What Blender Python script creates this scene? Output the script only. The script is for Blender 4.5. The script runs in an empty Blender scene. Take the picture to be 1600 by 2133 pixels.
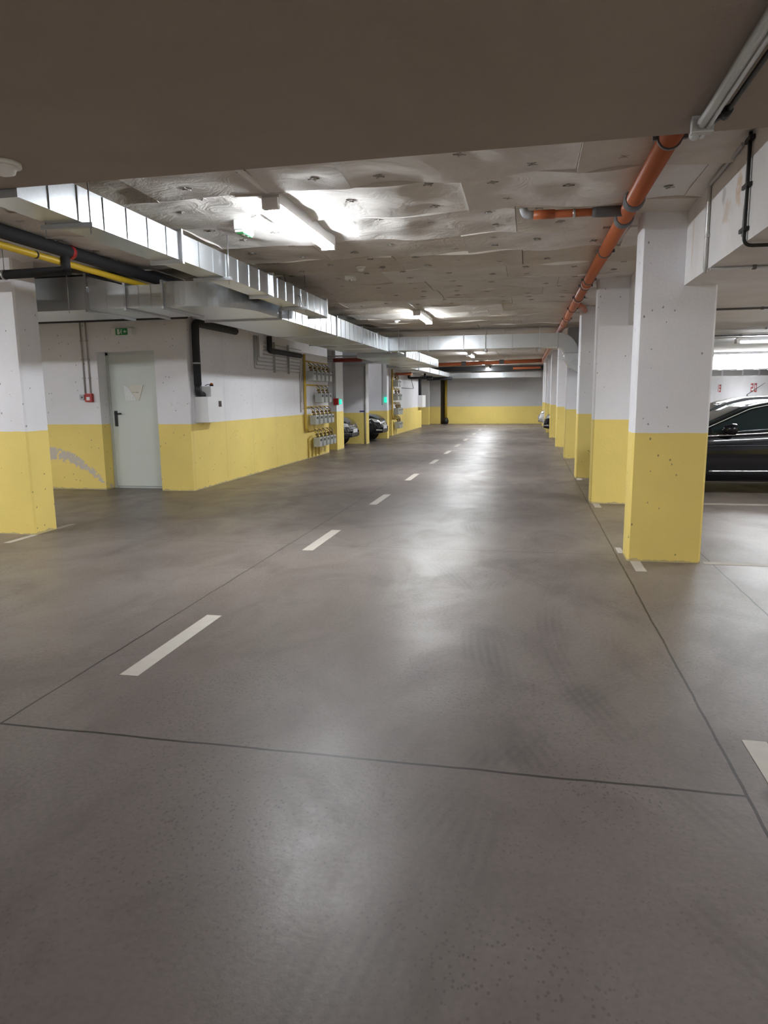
import bpy, bmesh, math, random
from mathutils import Vector, Matrix
from mathutils.bvhtree import BVHTree
random.seed(7)
S = bpy.context.scene
COL = S.collection
PI = math.pi

# ------------------------------------------------------------------ materials
def newmat(name):
    m = bpy.data.materials.new(name); m.use_nodes = True
    nt = m.node_tree; b = nt.nodes['Principled BSDF']
    return m, nt, b
def N(nt, t, **kw):
    n = nt.nodes.new(t)
    for k, v in kw.items():
        if k in n.inputs.keys() if hasattr(n.inputs, 'keys') else False: n.inputs[k].default_value = v
        else: setattr(n, k, v)
    return n
def L(nt, a, b): nt.links.new(a, b)
def math_(nt, op, a, b=None, clamp=False):
    n = nt.nodes.new('ShaderNodeMath'); n.operation = op; n.use_clamp = clamp
    for i, v in enumerate((a, b)):
        if v is None: continue
        if isinstance(v, (int, float)): n.inputs[i].default_value = v
        else: L(nt, v, n.inputs[i])
    return n.outputs[0]
def mix(nt, f, a, b):
    n = nt.nodes.new('ShaderNodeMix'); n.data_type = 'RGBA'
    for i, v in ((0, f), (6, a), (7, b)):
        if isinstance(v, (int, float)): n.inputs[i].default_value = v
        elif isinstance(v, tuple): n.inputs[i].default_value = (*v, 1) if len(v) == 3 else v
        else: L(nt, v, n.inputs[i])
    return n.outputs[2]
def noise(nt, vec, scale, detail=3, rough=.55, dist=0):
    n = nt.nodes.new('ShaderNodeTexNoise')
    n.inputs['Scale'].default_value = scale; n.inputs['Detail'].default_value = detail
    n.inputs['Roughness'].default_value = rough; n.inputs['Distortion'].default_value = dist
    if vec is not None: L(nt, vec, n.inputs['Vector'])
    return n.outputs['Fac']
def ramp(nt, f, lo, hi):
    n = nt.nodes.new('ShaderNodeMapRange'); n.clamp = True
    n.inputs[1].default_value = lo; n.inputs[2].default_value = hi
    L(nt, f, n.inputs[0]); return n.outputs[0]
def pos(nt):
    return nt.nodes.new('ShaderNodeNewGeometry').outputs['Position']
def scaled(nt, v, s):
    n = nt.nodes.new('ShaderNodeVectorMath'); n.operation = 'MULTIPLY'
    L(nt, v, n.inputs[0]); n.inputs[1].default_value = s; return n.outputs[0]
def bump(nt, b, h, strength, dist=.01):
    n = nt.nodes.new('ShaderNodeBump'); n.inputs['Strength'].default_value = strength
    n.inputs['Distance'].default_value = dist
    L(nt, h, n.inputs['Height']); L(nt, n.outputs[0], b.inputs['Normal'])
def simple(name, col, rough=.5, metal=0, var=.0, vs=20, coat=0, bumps=0):
    m, nt, b = newmat(name)
    b.inputs['Base Color'].default_value = (*col, 1)
    b.inputs['Roughness'].default_value = rough; b.inputs['Metallic'].default_value = metal
    if coat: b.inputs['Specular IOR Level'].default_value = .1; b.inputs['Coat Weight'].default_value = coat; b.inputs['Coat Roughness'].default_value = .03
    if var or bumps:
        f = noise(nt, pos(nt), vs)
        if var:
            dk = tuple(c * (1 - var) for c in col); lt = tuple(min(1, c * (1 + var)) for c in col)
            L(nt, mix(nt, f, dk, lt), b.inputs['Base Color'])
        if bumps: bump(nt, b, f, bumps)
    return m
def emit(name, col, s):
    m, nt, b = newmat(name)
    b.inputs['Base Color'].default_value = (*col, 1)
    b.inputs['Emission Color'].default_value = (*col, 1); b.inputs['Emission Strength'].default_value = s
    return m

YEL = (.88, .69, .20); WHI = (.81, .81, .855)
def wallpaint(name, split, stain=None, white=WHI, joints=None):
    m, nt, b = newmat(name)
    p = pos(nt); sp = N(nt, 'ShaderNodeSeparateXYZ'); L(nt, p, sp.inputs[0])
    n1 = noise(nt, p, 1.3, 4); n2 = noise(nt, p, 9, 4)
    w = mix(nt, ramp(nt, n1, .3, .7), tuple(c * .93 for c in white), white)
    y = mix(nt, ramp(nt, n1, .3, .7), tuple(c * .92 for c in YEL), YEL)
    edge = math_(nt, 'ADD', sp.outputs[2], math_(nt, 'MULTIPLY', math_(nt, 'SUBTRACT', n2, .5), .012))
    c = mix(nt, math_(nt, 'LESS_THAN', edge, split), w, y)
    # blow holes in the cast concrete
    v = N(nt, 'ShaderNodeTexVoronoi'); v.inputs['Scale'].default_value = 13; L(nt, scaled(nt, p, (1, 1, .7)), v.inputs['Vector'])
    gate = math_(nt, 'GREATER_THAN', noise(nt, p, 4, 3), .50)
    pit = math_(nt, 'MULTIPLY', math_(nt, 'LESS_THAN', math_(nt, 'ADD', v.outputs['Distance'], math_(nt, 'MULTIPLY', noise(nt, p, 30, 2), .06)), .135), gate)
    c = mix(nt, math_(nt, 'MULTIPLY', pit, .7), c, (.12, .10, .08))
    # scuffed foot of the wall
    foot = math_(nt, 'MULTIPLY', math_(nt, 'LESS_THAN', math_(nt, 'ADD', sp.outputs[2], math_(nt, 'MULTIPLY', n2, .09)), .065), .6)
    c = mix(nt, foot, c, (.36, .31, .24))
    if joints:
        ax, period = joints
        mo = N(nt, 'ShaderNodeMath'); mo.operation = 'MODULO'; L(nt, math_(nt, 'ADD', sp.outputs[ax], 40.3), mo.inputs[0]); mo.inputs[1].default_value = period
        c = mix(nt, math_(nt, 'MULTIPLY', math_(nt, 'LESS_THAN', mo.outputs[0], .010), .3), c, (.2, .18, .15))
    if stain:
        (sx, sz, ax, az, slope) = stain
        dx = math_(nt, 'SUBTRACT', sp.outputs[0], sx); dz = math_(nt, 'SUBTRACT', sp.outputs[2], sz)
        curve = math_(nt, 'MULTIPLY', math_(nt, 'MULTIPLY', math_(nt, 'MAXIMUM', dx, 0), math_(nt, 'MAXIMUM', dx, 0)), slope)
        dz = math_(nt, 'ADD', dz, curve)
        q = math_(nt, 'ADD', math_(nt, 'POWER', math_(nt, 'DIVIDE', dx, ax), 2), math_(nt, 'POWER', math_(nt, 'DIVIDE', dz, az), 2))
        q = math_(nt, 'ADD', q, math_(nt, 'MULTIPLY', math_(nt, 'SUBTRACT', noise(nt, p, 9, 6, .65, 1), .5), 6.0))
        c = mix(nt, ramp(nt, q, .95, .75), c, (.60, .53, .45))
    L(nt, c, b.inputs['Base Color']); b.inputs['Roughness'].default_value = .62
    h = math_(nt, 'SUBTRACT', noise(nt, p, 40, 3), math_(nt, 'MULTIPLY', pit, 1.5))
    bump(nt, b, h, .25, .01)
    return m

def floor_mat():
    m, nt, b = newmat('power_floated_concrete')
    p = pos(nt); sp = N(nt, 'ShaderNodeSeparateXYZ'); L(nt, p, sp.inputs[0])
    X, Y = sp.outputs[0], sp.outputs[1]
    big = noise(nt, scaled(nt, p, (.55, .38, 1)), 1.0, 5, .6, .4)
    mid = noise(nt, scaled(nt, p, (1.6, 1.1, 1)), 1.0, 6, .62, .6)
    fine = noise(nt, p, 45, 4, .6)
    c = mix(nt, ramp(nt, big, .35, .65), (.158, .126, .112), (.225, .194, .179))
    c = mix(nt, math_(nt, 'MULTIPLY', ramp(nt, mid, .48, .70), .55), c, (.105, .081, .072))
    hue = noise(nt, scaled(nt, p, (.9, .6, 1)), 1.0, 3)
    c = mix(nt, math_(nt, 'MULTIPLY', ramp(nt, hue, .55, .75), .4), c, (.20, .155, .125))
    c = mix(nt, math_(nt, 'MULTIPLY', ramp(nt, fine, .35, .7), .3), c, (.10, .09, .083))
    # rubber tracks left by turning cars
    def track(cx, cy, r, w, amt):
        nonlocal c
        dx = math_(nt, 'SUBTRACT', X, cx); dy = math_(nt, 'SUBTRACT', Y, cy)
        d = math_(nt, 'SQRT', math_(nt, 'ADD', math_(nt, 'MULTIPLY', dx, dx), math_(nt, 'MULTIPLY', dy, dy)))
        e = math_(nt, 'ABSOLUTE', math_(nt, 'SUBTRACT', d, r))
        f = math_(nt, 'MULTIPLY', ramp(nt, e, w, w * .5), ramp(nt, noise(nt, p, 1.7, 3), .42, .62))
        tr = math_(nt, 'ADD', math_(nt, 'MULTIPLY', math_(nt, 'SINE', math_(nt, 'MULTIPLY', d, 130.0)), .5), .5)
        f = math_(nt, 'MULTIPLY', f, math_(nt, 'ADD', math_(nt, 'MULTIPLY', tr, .6), .4))
        c = mix(nt, math_(nt, 'MULTIPLY', f, amt), c, (.085, .075, .07))
    track(4.6, 4.6, 4.9, .14, .5); track(4.6, 4.6, 4.45, .12, .4); track(3.6, 1.0, 4.1, .15, .4)
    track(-7.5, 3.0, 7.4, .12, .4); track(6.5, 9, 7.2, .14, .45); track(-6, 12, 5.6, .13, .35)
    # speckle
    v = N(nt, 'ShaderNodeTexVoronoi'); v.inputs['Scale'].default_value = 50; L(nt, scaled(nt, p, (1, .8, 1)), v.inputs['Vector'])
    sk = math_(nt, 'MULTIPLY', math_(nt, 'LESS_THAN', v.outputs['Distance'], .24), ramp(nt, noise(nt, p, 1.1, 4), .38, .62))
    c = mix(nt, math_(nt, 'MULTIPLY', sk, .6), c, (.07, .06, .055))
    # dark oval spot by the joint
    dx = math_(nt, 'DIVIDE', math_(nt, 'SUBTRACT', X, 1.02), .14); dy = math_(nt, 'DIVIDE', math_(nt, 'SUBTRACT', Y, 2.62), .13)
    q = math_(nt, 'ADD', math_(nt, 'ADD', math_(nt, 'MULTIPLY', dx, dx), math_(nt, 'MULTIPLY', dy, dy)), math_(nt, 'MULTIPLY', math_(nt, 'SUBTRACT', mid, .5), .8))
    c = mix(nt, math_(nt, 'MULTIPLY', ramp(nt, q, 1.1, .6), .6), c, (.045, .038, .028))
    # saw-cut joints
    wob = math_(nt, 'MULTIPLY', math_(nt, 'SUBTRACT', noise(nt, p, 3, 2), .5), .02)
    J = None
    def line(coord, at, w, lim=None):
        nonlocal J
        f = math_(nt, 'LESS_THAN', math_(nt, 'ABSOLUTE', math_(nt, 'SUBTRACT', math_(nt, 'ADD', coord, wob), at)), w)
        if lim:
            o, lo, hi = lim
            f = math_(nt, 'MULTIPLY', f, math_(nt, 'MULTIPLY', math_(nt, 'GREATER_THAN', o, lo), math_(nt, 'LESS_THAN', o, hi)))
        J = f if J is None else math_(nt, 'MAXIMUM', J, f)
    line(X, -2.405, .006); line(X, .84, .0065); line(X, 1.63, .006, (Y, 3.2, 40)); line(X, -5.6, .005, (Y, -9, 6))
    line(Y, 2.63, .0075, (X, -2.405, .84)); line(Y, 6.72, .004, (X, -5.0, .84)); line(Y, 10.9, .004, (X, -5.0, .84))
    line(Y, -1.5, .006); line(Y, 15.0, .005, (X, -5.0, .84))
    c = mix(nt, math_(nt, 'MULTIPLY', J, .9), c, (.03, .027, .024))
    L(nt, c, b.inputs['Base Color'])
    r = ramp(nt, mid, .2, .8)
    rr = math_(nt, 'ADD', math_(nt, 'MULTIPLY', r, .22), .245)
    rr = math_(nt, 'ADD', rr, math_(nt, 'MULTIPLY', ramp(nt, fine, .3, .7), .07))
    L(nt, rr, b.inputs['Roughness']); b.inputs['Specular IOR Level'].default_value = .25
    h = math_(nt, 'SUBTRACT', math_(nt, 'MULTIPLY', fine, .5), J)
    bump(nt, b, h, .22, .006)
    return m

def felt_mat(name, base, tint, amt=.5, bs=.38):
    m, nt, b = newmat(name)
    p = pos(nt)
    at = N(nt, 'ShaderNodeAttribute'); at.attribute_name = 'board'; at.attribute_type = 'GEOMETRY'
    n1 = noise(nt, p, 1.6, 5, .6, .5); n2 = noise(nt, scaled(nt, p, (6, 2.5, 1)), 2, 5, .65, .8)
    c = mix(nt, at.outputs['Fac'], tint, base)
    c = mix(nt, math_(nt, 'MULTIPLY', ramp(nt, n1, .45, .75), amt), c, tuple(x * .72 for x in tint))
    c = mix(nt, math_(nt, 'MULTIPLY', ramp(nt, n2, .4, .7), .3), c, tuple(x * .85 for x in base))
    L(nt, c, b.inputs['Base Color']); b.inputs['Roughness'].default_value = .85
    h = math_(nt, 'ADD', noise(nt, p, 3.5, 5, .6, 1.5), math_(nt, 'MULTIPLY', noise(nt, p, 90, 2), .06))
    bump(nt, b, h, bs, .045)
    return m

def galva(name, col=(.52, .545, .57), r=.27):
    m, nt, b = newmat(name)
    p = pos(nt)
    n1 = noise(nt, p, 1.1, 2)
    L(nt, mix(nt, ramp(nt, noise(nt, p, 60, 1), .4, .6), tuple(x * .95 for x in col), col), b.inputs['Base Color'])
    b.inputs['Metallic'].default_value = .95
    L(nt, math_(nt, 'ADD', math_(nt, 'MULTIPLY', ramp(nt, n1, .3, .7), .06), r), b.inputs['Roughness'])
    bump(nt, b, n1, .05, .03)
    return m

def step_mat():
    m, nt, b = newmat('slab_edge_paint')
    p = pos(nt); sp = N(nt, 'ShaderNodeSeparateXYZ'); L(nt, p, sp.inputs[0])
    c = mix(nt, ramp(nt, noise(nt, p, 2.5, 4), .35, .65), (.66, .65, .65), (.75, .74, .75))
    def spot(y, z, ay, az, col, amt):
        nonlocal c
        dy = math_(nt, 'DIVIDE', math_(nt, 'SUBTRACT', sp.outputs[1], y), ay); dz = math_(nt, 'DIVIDE', math_(nt, 'SUBTRACT', sp.outputs[2], z), az)
        q = math_(nt, 'ADD', math_(nt, 'ADD', math_(nt, 'MULTIPLY', dy, dy), math_(nt, 'MULTIPLY', dz, dz)), math_(nt, 'MULTIPLY', math_(nt, 'SUBTRACT', noise(nt, p, 11, 4), .5), 4.0))
        f = math_(nt, 'MULTIPLY', ramp(nt, q, 1.2, .3), math_(nt, 'LESS_THAN', sp.outputs[0], 1.27))
        c = mix(nt, math_(nt, 'MULTIPLY', f, amt), c, col)
    spot(5.0, 2.77, .07, .11, (.50, .30, .13), .6); spot(5.25, 2.70, .12, .09, (.52, .36, .22), .45); spot(6.25, 2.70, .03, .2, (.55, .42, .28), .5)
    spot(5.35, 2.82, .05, .06, (.3, .29, .28), .5)
    L(nt, c, b.inputs['Base Color']); b.inputs['Roughness'].default_value = .7
    bump(nt, b, noise(nt, p, 14, 4), .15, .01)
    return m

M = dict(
    floor=floor_mat(),
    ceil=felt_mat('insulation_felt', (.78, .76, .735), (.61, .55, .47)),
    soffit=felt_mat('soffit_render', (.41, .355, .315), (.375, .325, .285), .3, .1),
    lowceil=simple('low_slab_paint', (.52, .49, .45), .7, var=.06, vs=2),
    col=wallpaint('column_paint', 1.16), wall_l=wallpaint('left_wall_paint', 1.095, (-7.95, .60, .95, .10, .52)),
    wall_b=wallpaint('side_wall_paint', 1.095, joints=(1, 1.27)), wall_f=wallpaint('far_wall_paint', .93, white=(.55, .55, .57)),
    wall_c=wallpaint('bay_wall_paint', 1.0), wall_r=wallpaint('right_wall_paint', 1.0),
    step=step_mat(),
    galva=galva('galvanised_sheet'), galvd=galva('galvanised_bar', (.42, .43, .45), .38),
    steel=simple('bright_steel', (.62, .63, .65), .3, 1),
    orange=simple('orange_pvc', (.46, .125, .045), .38, var=.06, vs=6), grey_rubber=simple('grey_rubber', (.12, .12, .13), .6),
    grey_pvc=simple('grey_pvc', (.46, .48, .52), .45), black_ins=simple('black_pipe_insulation', (.022, .022, .026), .75, bumps=.3),
    yellow_pipe=simple('yellow_gas_paint', (.52, .35, .05), .45), yellow_deep=simple('yellow_gas_pipe', (.70, .47, .03), .38),
    black=simple('black_plastic', (.012, .012, .013), .45), white_pl=simple('white_plastic', (.80, .80, .80), .4),
    white_metal=simple('white_enamel', (.82, .83, .86), .4, var=.02), door=simple('door_paint', (.62, .66, .63), .45, var=.02, vs=2),
    frame=simple('door_frame_paint', (.55, .58, .56), .5), red=simple('red_plastic', (.45, .02, .02), .4),
    darkred=simple('dark_red_window', (.03, .006, .008), .2), amber=simple('amber_lens', (.55, .12, .01), .25),
    greenled=emit('green_led', (.01, .5, .33), .22), exit_green=simple('exit_sign_green', (.02, .26, .07), .35),
    exit_white=simple('exit_sign_white', (.74, .77, .74), .35), paper=simple('paper', (.74, .72, .66), .7), ink=simple('grey_ink', (.28, .28, .28), .7),
    film=simple('clear_film', (.80, .83, .84), .12), tube=emit('tube_light', (.93, .97, 1.0), 29.0),
    lamp_body=simple('lamp_body', (.66, .66, .67), .45), conduit=simple('grey_conduit', (.40, .385, .37), .5),
    zinc=simple('zinc_conduit', (.48, .48, .48), .4, .5), cable=simple('black_cable', (.01, .01, .01), .5),
    marking=simple('worn_white_marking', (.46, .42, .37), .6, var=.12, vs=14),
    faint=simple('faded_white_marking', (.33, .29, .25), .6, var=.15, vs=9),
    meter=simple('meter_grey', (.44, .46, .45), .42, .2), brass=simple('brass_fitting', (.20, .14, .06), .4, .7), meterdark=simple('meter_window', (.03, .03, .035), .3),
    disc=simple('zinc_fixing', (.50, .485, .46), .5, .2),
    numred=simple('red_stencil_paint', (.55, .045, .05), .6),
    carblack=simple('black_car_paint', (.004, .004, .006), .25, 0, coat=.55), cargrey=simple('dark_grey_car_paint', (.035, .036, .04), .2, .4, coat=1),
    carwhite=simple('white_car_paint', (.7, .7, .72), .25, 0, coat=1), glass=simple('car_glass', (.012, .02, .022), .04),
    chrome=simple('chrome', (.75, .75, .77), .12, 1), tyre=simple('tyre_rubber', (.015, .015, .015), .8), rim=simple('alloy', (.45, .45, .47), .3, .9),
    lens=simple('headlight_lens', (.55, .57, .60), .08, .35), plate=simple('plate_white', (.70, .71, .74), .4), plateblue=simple('plate_blue', (.02, .06, .4), .4),
    bluesticker=simple('blue_sticker', (.04, .03, .24), .4), darkslot=simple('dark_brown', (.05, .035, .02), .8),
)

# ------------------------------------------------------------------ mesh helpers
class MB:
    def __init__(s): s.bm = bmesh.new(); s.smooth = False
    def box(s, x0, x1, y0, y1, z0, z1, bev=0, rot=None):
        vs = [s.bm.verts.new((x, y, z)) for x in (x0, x1) for y in (y0, y1) for z in (z0, z1)]
        fs = [s.bm.faces.new([vs[i] for i in q]) for q in ((0, 1, 3, 2), (4, 6, 7, 5), (0, 4, 5, 1), (2, 3, 7, 6), (0, 2, 6, 4), (1, 5, 7, 3))]
        if bev:
            es = list({e for f in fs for e in f.edges})
            r = bmesh.ops.bevel(s.bm, geom=es, offset=bev, segments=2, profile=.7, affect='EDGES')
            vs = list({v for f in r['faces'] for v in f.verts} | {v for v in vs if v.is_valid})
        if rot: bmesh.ops.transform(s.bm, matrix=rot, verts=[v for v in vs if v.is_valid])
        return s
    def tube(s, pts, r, seg=10, caps=True, closed=False):
        pts = [Vector(p) for p in pts]; rings = []; n = len(pts)
        up = None
        for i, p in enumerate(pts):
            a = pts[i - 1] if i > 0 else (pts[-1] if closed else p); b = pts[i + 1] if i < n - 1 else (pts[0] if closed else p)
            t = (b - a).normalized()
            if up is None:
                up = t.orthogonal().normalized()
            up = (up - t * up.dot(t))
            if up.length < 1e-6: up = t.orthogonal()
            up.normalize(); w = t.cross(up)
            rr = r[i] if isinstance(r, (list, tuple)) else r
            k = 1
            if 0 < i < n - 1 or closed:
                d1 = (p - a).normalized(); d2 = (b - p).normalized()
                k = 1 / max(.5, math.sqrt(max(.01, (1 + d1.dot(d2)) / 2))) if False else 1
            rings.append([s.bm.verts.new(p + (up * math.cos(2 * PI * j / seg) + w * math.sin(2 * PI * j / seg)) * rr * k) for j in range(seg)])
        m = n if closed else n - 1
        for i in range(m):
            A, B = rings[i], rings[(i + 1) % n]
            for j in range(seg):
                f = s.bm.faces.new((A[j], A[(j + 1) % seg], B[(j + 1) % seg], B[j])); f.smooth = True
        if caps and not closed:
            s.bm.faces.new(rings[0][::-1]); s.bm.faces.new(rings[-1])
        return s
    def prism(s, poly, d0, d1, axis='y'):
        """polygon (two coordinates) pulled from d0 to d1 along axis"""
        def P(a, b, d): return {'y': (a, d, b), 'x': (d, a, b), 'z': (a, b, d)}[axis]
        A = [s.bm.verts.new(P(a, b, d0)) for a, b in poly]; B = [s.bm.verts.new(P(a, b, d1)) for a, b in poly]
        n = len(poly)
        s.bm.faces.new(A); s.bm.faces.new(B[::-1])
        for i in range(n): s.bm.faces.new((A[i], B[i], B[(i + 1) % n], A[(i + 1) % n]))
        return s
    def build(s, name, mat, parent=None, origin=None, smooth=None):
        bm = s.bm
        bmesh.ops.recalc_face_normals(bm, faces=bm.faces[:])
        me = bpy.data.meshes.new(name)
        if origin is None:
            if parent is not None: origin = Vector((0, 0, 0)); o_w = WORLD[parent.name]
            else:
                xs = [v.co for v in bm.verts]
                lo = [min(v[i] for v in xs) for i in range(3)]; hi = [max(v[i] for v in xs) for i in range(3)]
                o_w = Vector(((lo[0] + hi[0]) / 2, (lo[1] + hi[1]) / 2, lo[2]))
        else: o_w = Vector(origin)
        bmesh.ops.translate(bm, verts=bm.verts[:], vec=-o_w)
        bm.to_mesh(me); bm.free()
        me.materials.append(mat)
        o = bpy.data.objects.new(name, me); COL.objects.link(o)
        if parent is not None:
            o.parent = parent; WORLD[o.name] = o_w
        else:
            o.location = o_w; WORLD[o.name] = o_w
        return o
WORLD = {}
def tag(o, label, cat, group=None):
    o['label'] = label; o['category'] = cat
    if group: o['group'] = group
    return o
def thing(name, label, cat, loc, group=None):
    o = bpy.data.objects.new(name, None); COL.objects.link(o); o.empty_display_size = .1
    o.location = loc; WORLD[o.name] = Vector(loc)
    return tag(o, label, cat, group)
def struct(name, mb, mat, label=None, cat=None, group=None):
    o = mb.build(name, mat, origin=(0, 0, 0)); o['kind'] = 'structure'
    if label: tag(o, label, cat, group)
    return o
def dup(root, loc, label=None, rotz=None):
    r = root.copy(); COL.objects.link(r); r.location = loc
    if label: r['label'] = label
    if rotz is not None: r.rotation_euler = (0, 0, rotz)
    for ch in list(root.children):
        c = ch.copy(); COL.objects.link(c); c.parent = r
        for g in list(ch.children):
            d = g.copy(); COL.objects.link(d); d.parent = c
    return r
def arc(cx, cy, r, a0, a1, n=8):
    return [(cx + r * math.cos(a0 + (a1 - a0) * i / n), cy + r * math.sin(a0 + (a1 - a0) * i / n)) for i in range(n + 1)]
def bend(pts, r=.05, n=5):
    """round the corners of a 3D polyline"""
    pts = [Vector(p) for p in pts]; out = [pts[0]]
    for i in range(1, len(pts) - 1):
        p = pts[i]; a = (pts[i - 1] - p); b = (pts[i + 1] - p); rr = min(r, a.length * .45, b.length * .45)
        A = p + a.normalized() * rr; B = p + b.normalized() * rr
        for k in range(n + 1):
            t = k / n; out.append(A * (1 - t) ** 2 + p * 2 * t * (1 - t) + B * t * t)
    out.append(pts[-1]); return out
ORD = ['nearest', 'second', 'third', 'fourth', 'fifth', 'sixth', 'seventh', 'eighth', 'ninth', 'tenth', 'eleventh', 'twelfth']

# ------------------------------------------------------------------ camera
cam = bpy.data.cameras.new('camera'); co = bpy.data.objects.new('camera', cam); COL.objects.link(co)
R0 = Vector((.97928434, .20222828, -.01029043)); D0 = Vector((.02320466, -.16256233, -.98642538)); F0 = Vector((-.20115595, .96575215, -.16388739))
mw = Matrix((R0, -D0, -F0)).transposed().to_4x4(); mw.translation = (0, 0, 1.5)
co.matrix_world = mw
cam.sensor_fit = 'HORIZONTAL'; cam.sensor_width = 36; cam.lens = 1445.93 / 1600 * 36; cam.clip_start = .02
S.camera = co

# ------------------------------------------------------------------ the shell
ZC = 3.03; ZS = 2.68; ZR = 2.40; YS = 3.65
struct('floor', MB().box(-12.3, 6.6, -9.3, 38.3, -.2, 0), M['floor'])
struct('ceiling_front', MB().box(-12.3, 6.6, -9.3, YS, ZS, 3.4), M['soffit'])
struct('ceiling_right', MB().box(1.26, 6.6, YS + .002, 38.3, ZR, 3.4), M['step'])
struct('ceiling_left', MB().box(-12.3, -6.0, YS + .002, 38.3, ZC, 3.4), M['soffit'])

def ceiling_boards():
    bm = bmesh.new()
    rnd = random.Random(11)
    lay = bm.verts.layers.float.new('board')
    fix = []
    y = YS - .05; row = 0
    while y < 38.1:
        bl = (.86 if row else .72) if y < 16 else 1.6
        y1 = min(y + bl, 38.2)
        x = -6.05 - rnd.uniform(0, 1.2) if row % 2 else -6.05 - rnd.uniform(.6, 1.6)
        while x < 1.26:
            w = rnd.uniform(1.25, 1.75); x1 = x + w
            a, b = max(x, -6.05), min(x1, 1.262)
            if b - a > .05:
                near = y < 16
                st = .055 if y < 9 else (.12 if y < 16 else .4)
                nx = max(2, int((b - a) / st)); ny = max(2, int((y1 - y) / st))
                tone = rnd.choice((.0, .2, .35, .5, .8))
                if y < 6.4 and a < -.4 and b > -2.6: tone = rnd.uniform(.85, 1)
                base = ZC + rnd.uniform(-.004, .002)
                cs = [base - rnd.choice((0, 0, .0, .003, .012)) for _ in range(4)]
                fx = []
                if near:
                    for u, v in ((.16, .22), (.52, .5), (.84, .18), (.2, .8), (.86, .8)):
                        fx.append((x + (u + rnd.uniform(-.06, .06)) * w, y + (v + rnd.uniform(-.08, .08)) * (y1 - y)))
                    fix += [(px, py, base) for px, py in fx if a + .06 < px < b - .1]
                ph = rnd.uniform(0, 6)
                grid = []
                for i in range(nx + 1):
                    r_ = []
                    for j in range(ny + 1):
                        px = a + (b - a) * i / nx; py = y + (y1 - y) * j / ny
                        u = i / nx; v = j / ny
                        z = (cs[0] * (1 - u) * (1 - v) + cs[1] * u * (1 - v) + cs[2] * (1 - u) * v + cs[3] * u * v)
                        if near:
                            d = min([math.hypot(px - q[0], py - q[1]) for q in fx] + [9])
                            am = .034 if y < 6.8 else .018
                            z += -am * (1 - math.exp(-(d / .16) ** 2)) * (.75 + .25 * math.sin(px * 5 + ph)) + .005 * math.sin(px * 9 + ph) * math.sin(py * 7 + ph)
                            z += -.010 * math.exp(-min(v, 1 - v) * (y1 - y) / .05) * (1 + math.sin(px * 6 + ph))
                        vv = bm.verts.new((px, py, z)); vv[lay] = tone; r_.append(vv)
                    grid.append(r_)
                for i in range(nx):
                    for j in range(ny):
                        f = bm.faces.new((grid[i][j], grid[i][j + 1], grid[i + 1][j + 1], grid[i + 1][j])); f.smooth = True
                # board edges
                top = ZC + .08
                per = [grid[i][0] for i in range(nx + 1)] + [grid[nx][j] for j in range(1, ny + 1)] + [grid[i][ny] for i in range(nx - 1, -1, -1)] + [grid[0][j] for j in range(ny - 1, 0, -1)]
                ups = [bm.verts.new((q.co.x, q.co.y, top)) for q in per]; per = [bm.verts.new(q.co) for q in per]
                for q in per: q[lay] = tone
                for q in ups: q[lay] = tone
                for k in range(len(per)):
                    k2 = (k + 1) % len(per); bm.faces.new((per[k], per[k2], ups[k2], ups[k]))
            x = x1 + rnd.uniform(.001, .008)
        y = y1 + .003; row += 1
    # slab over the boards
    q = [bm.verts.new((xx, yy, zz)) for xx in (-6.05, 1.26) for yy in (YS + .002, 38.3) for zz in (ZC + .08, 3.4)]
    for v in q: v[lay] = .5
    for fc in ((0, 1, 3, 2), (4, 6, 7, 5), (0, 4, 5, 1), (2, 3, 7, 6), (0, 2, 6, 4), (1, 5, 7, 3)): bm.faces.new([q[i] for i in fc])
    me = bpy.data.meshes.new('ceiling'); bmesh.ops.recalc_face_normals(bm, faces=bm.faces[:]); bm.to_mesh(me); bm.free()
    me.materials.append(M['ceil']); o = bpy.data.objects.new('ceiling', me); COL.objects.link(o); o['kind'] = 'structure'
    return fix
FIX = ceiling_boards()

# walls
b = MB(); b.box(-12, -6.95, 10.43, 10.80, 0, 3.2); b.box(-6.95, -5.92, 10.43, 10.80, 2.27, 3.2); b.box(-5.92, -5.75, 10.43, 10.80, 0, 3.2)
struct('wall_left_door', b, M['wall_l'])
struct('wall_left', MB().box(-5.75, -5.35, 10.43, 18.4, 0, 3.2), M['wall_b'])
struct('wall_left_pier', MB().box(-7.2, -5.34, 19.2, 19.95, 0, 3.2), M['wall_b'])
struct('wall_left_bay', MB().box(-11.9, -5.09, 21.85, 22.2, 0, 3.2), M['wall_c'])
struct('wall_left_second_bay', MB().box(-11.9, -4.98, 24.65, 24.95, 0, 3.2), M['wall_c'])
struct('wall_left_far', MB().box(-7.2, -5.17, 26.5, 34.1, 0, 3.2), M['wall_c'])
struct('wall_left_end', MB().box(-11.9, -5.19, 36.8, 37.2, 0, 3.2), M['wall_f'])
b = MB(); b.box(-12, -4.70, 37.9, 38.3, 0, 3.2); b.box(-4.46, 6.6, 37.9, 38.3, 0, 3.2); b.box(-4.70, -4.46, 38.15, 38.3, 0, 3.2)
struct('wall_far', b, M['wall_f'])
struct('wall_outer_left', MB().box(-12.3, -12, -9.3, 38.3, 0, 3.2), M['wall_b'])
struct('wall_back', MB().box(-12, 6.3, -9.3, -9, 0, 3.2), M['wall_b'])
struct('wall_right', MB().box(6.3, 6.6, -9.3, 38.3, 0, 3.2), M['wall_r'])

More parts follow.
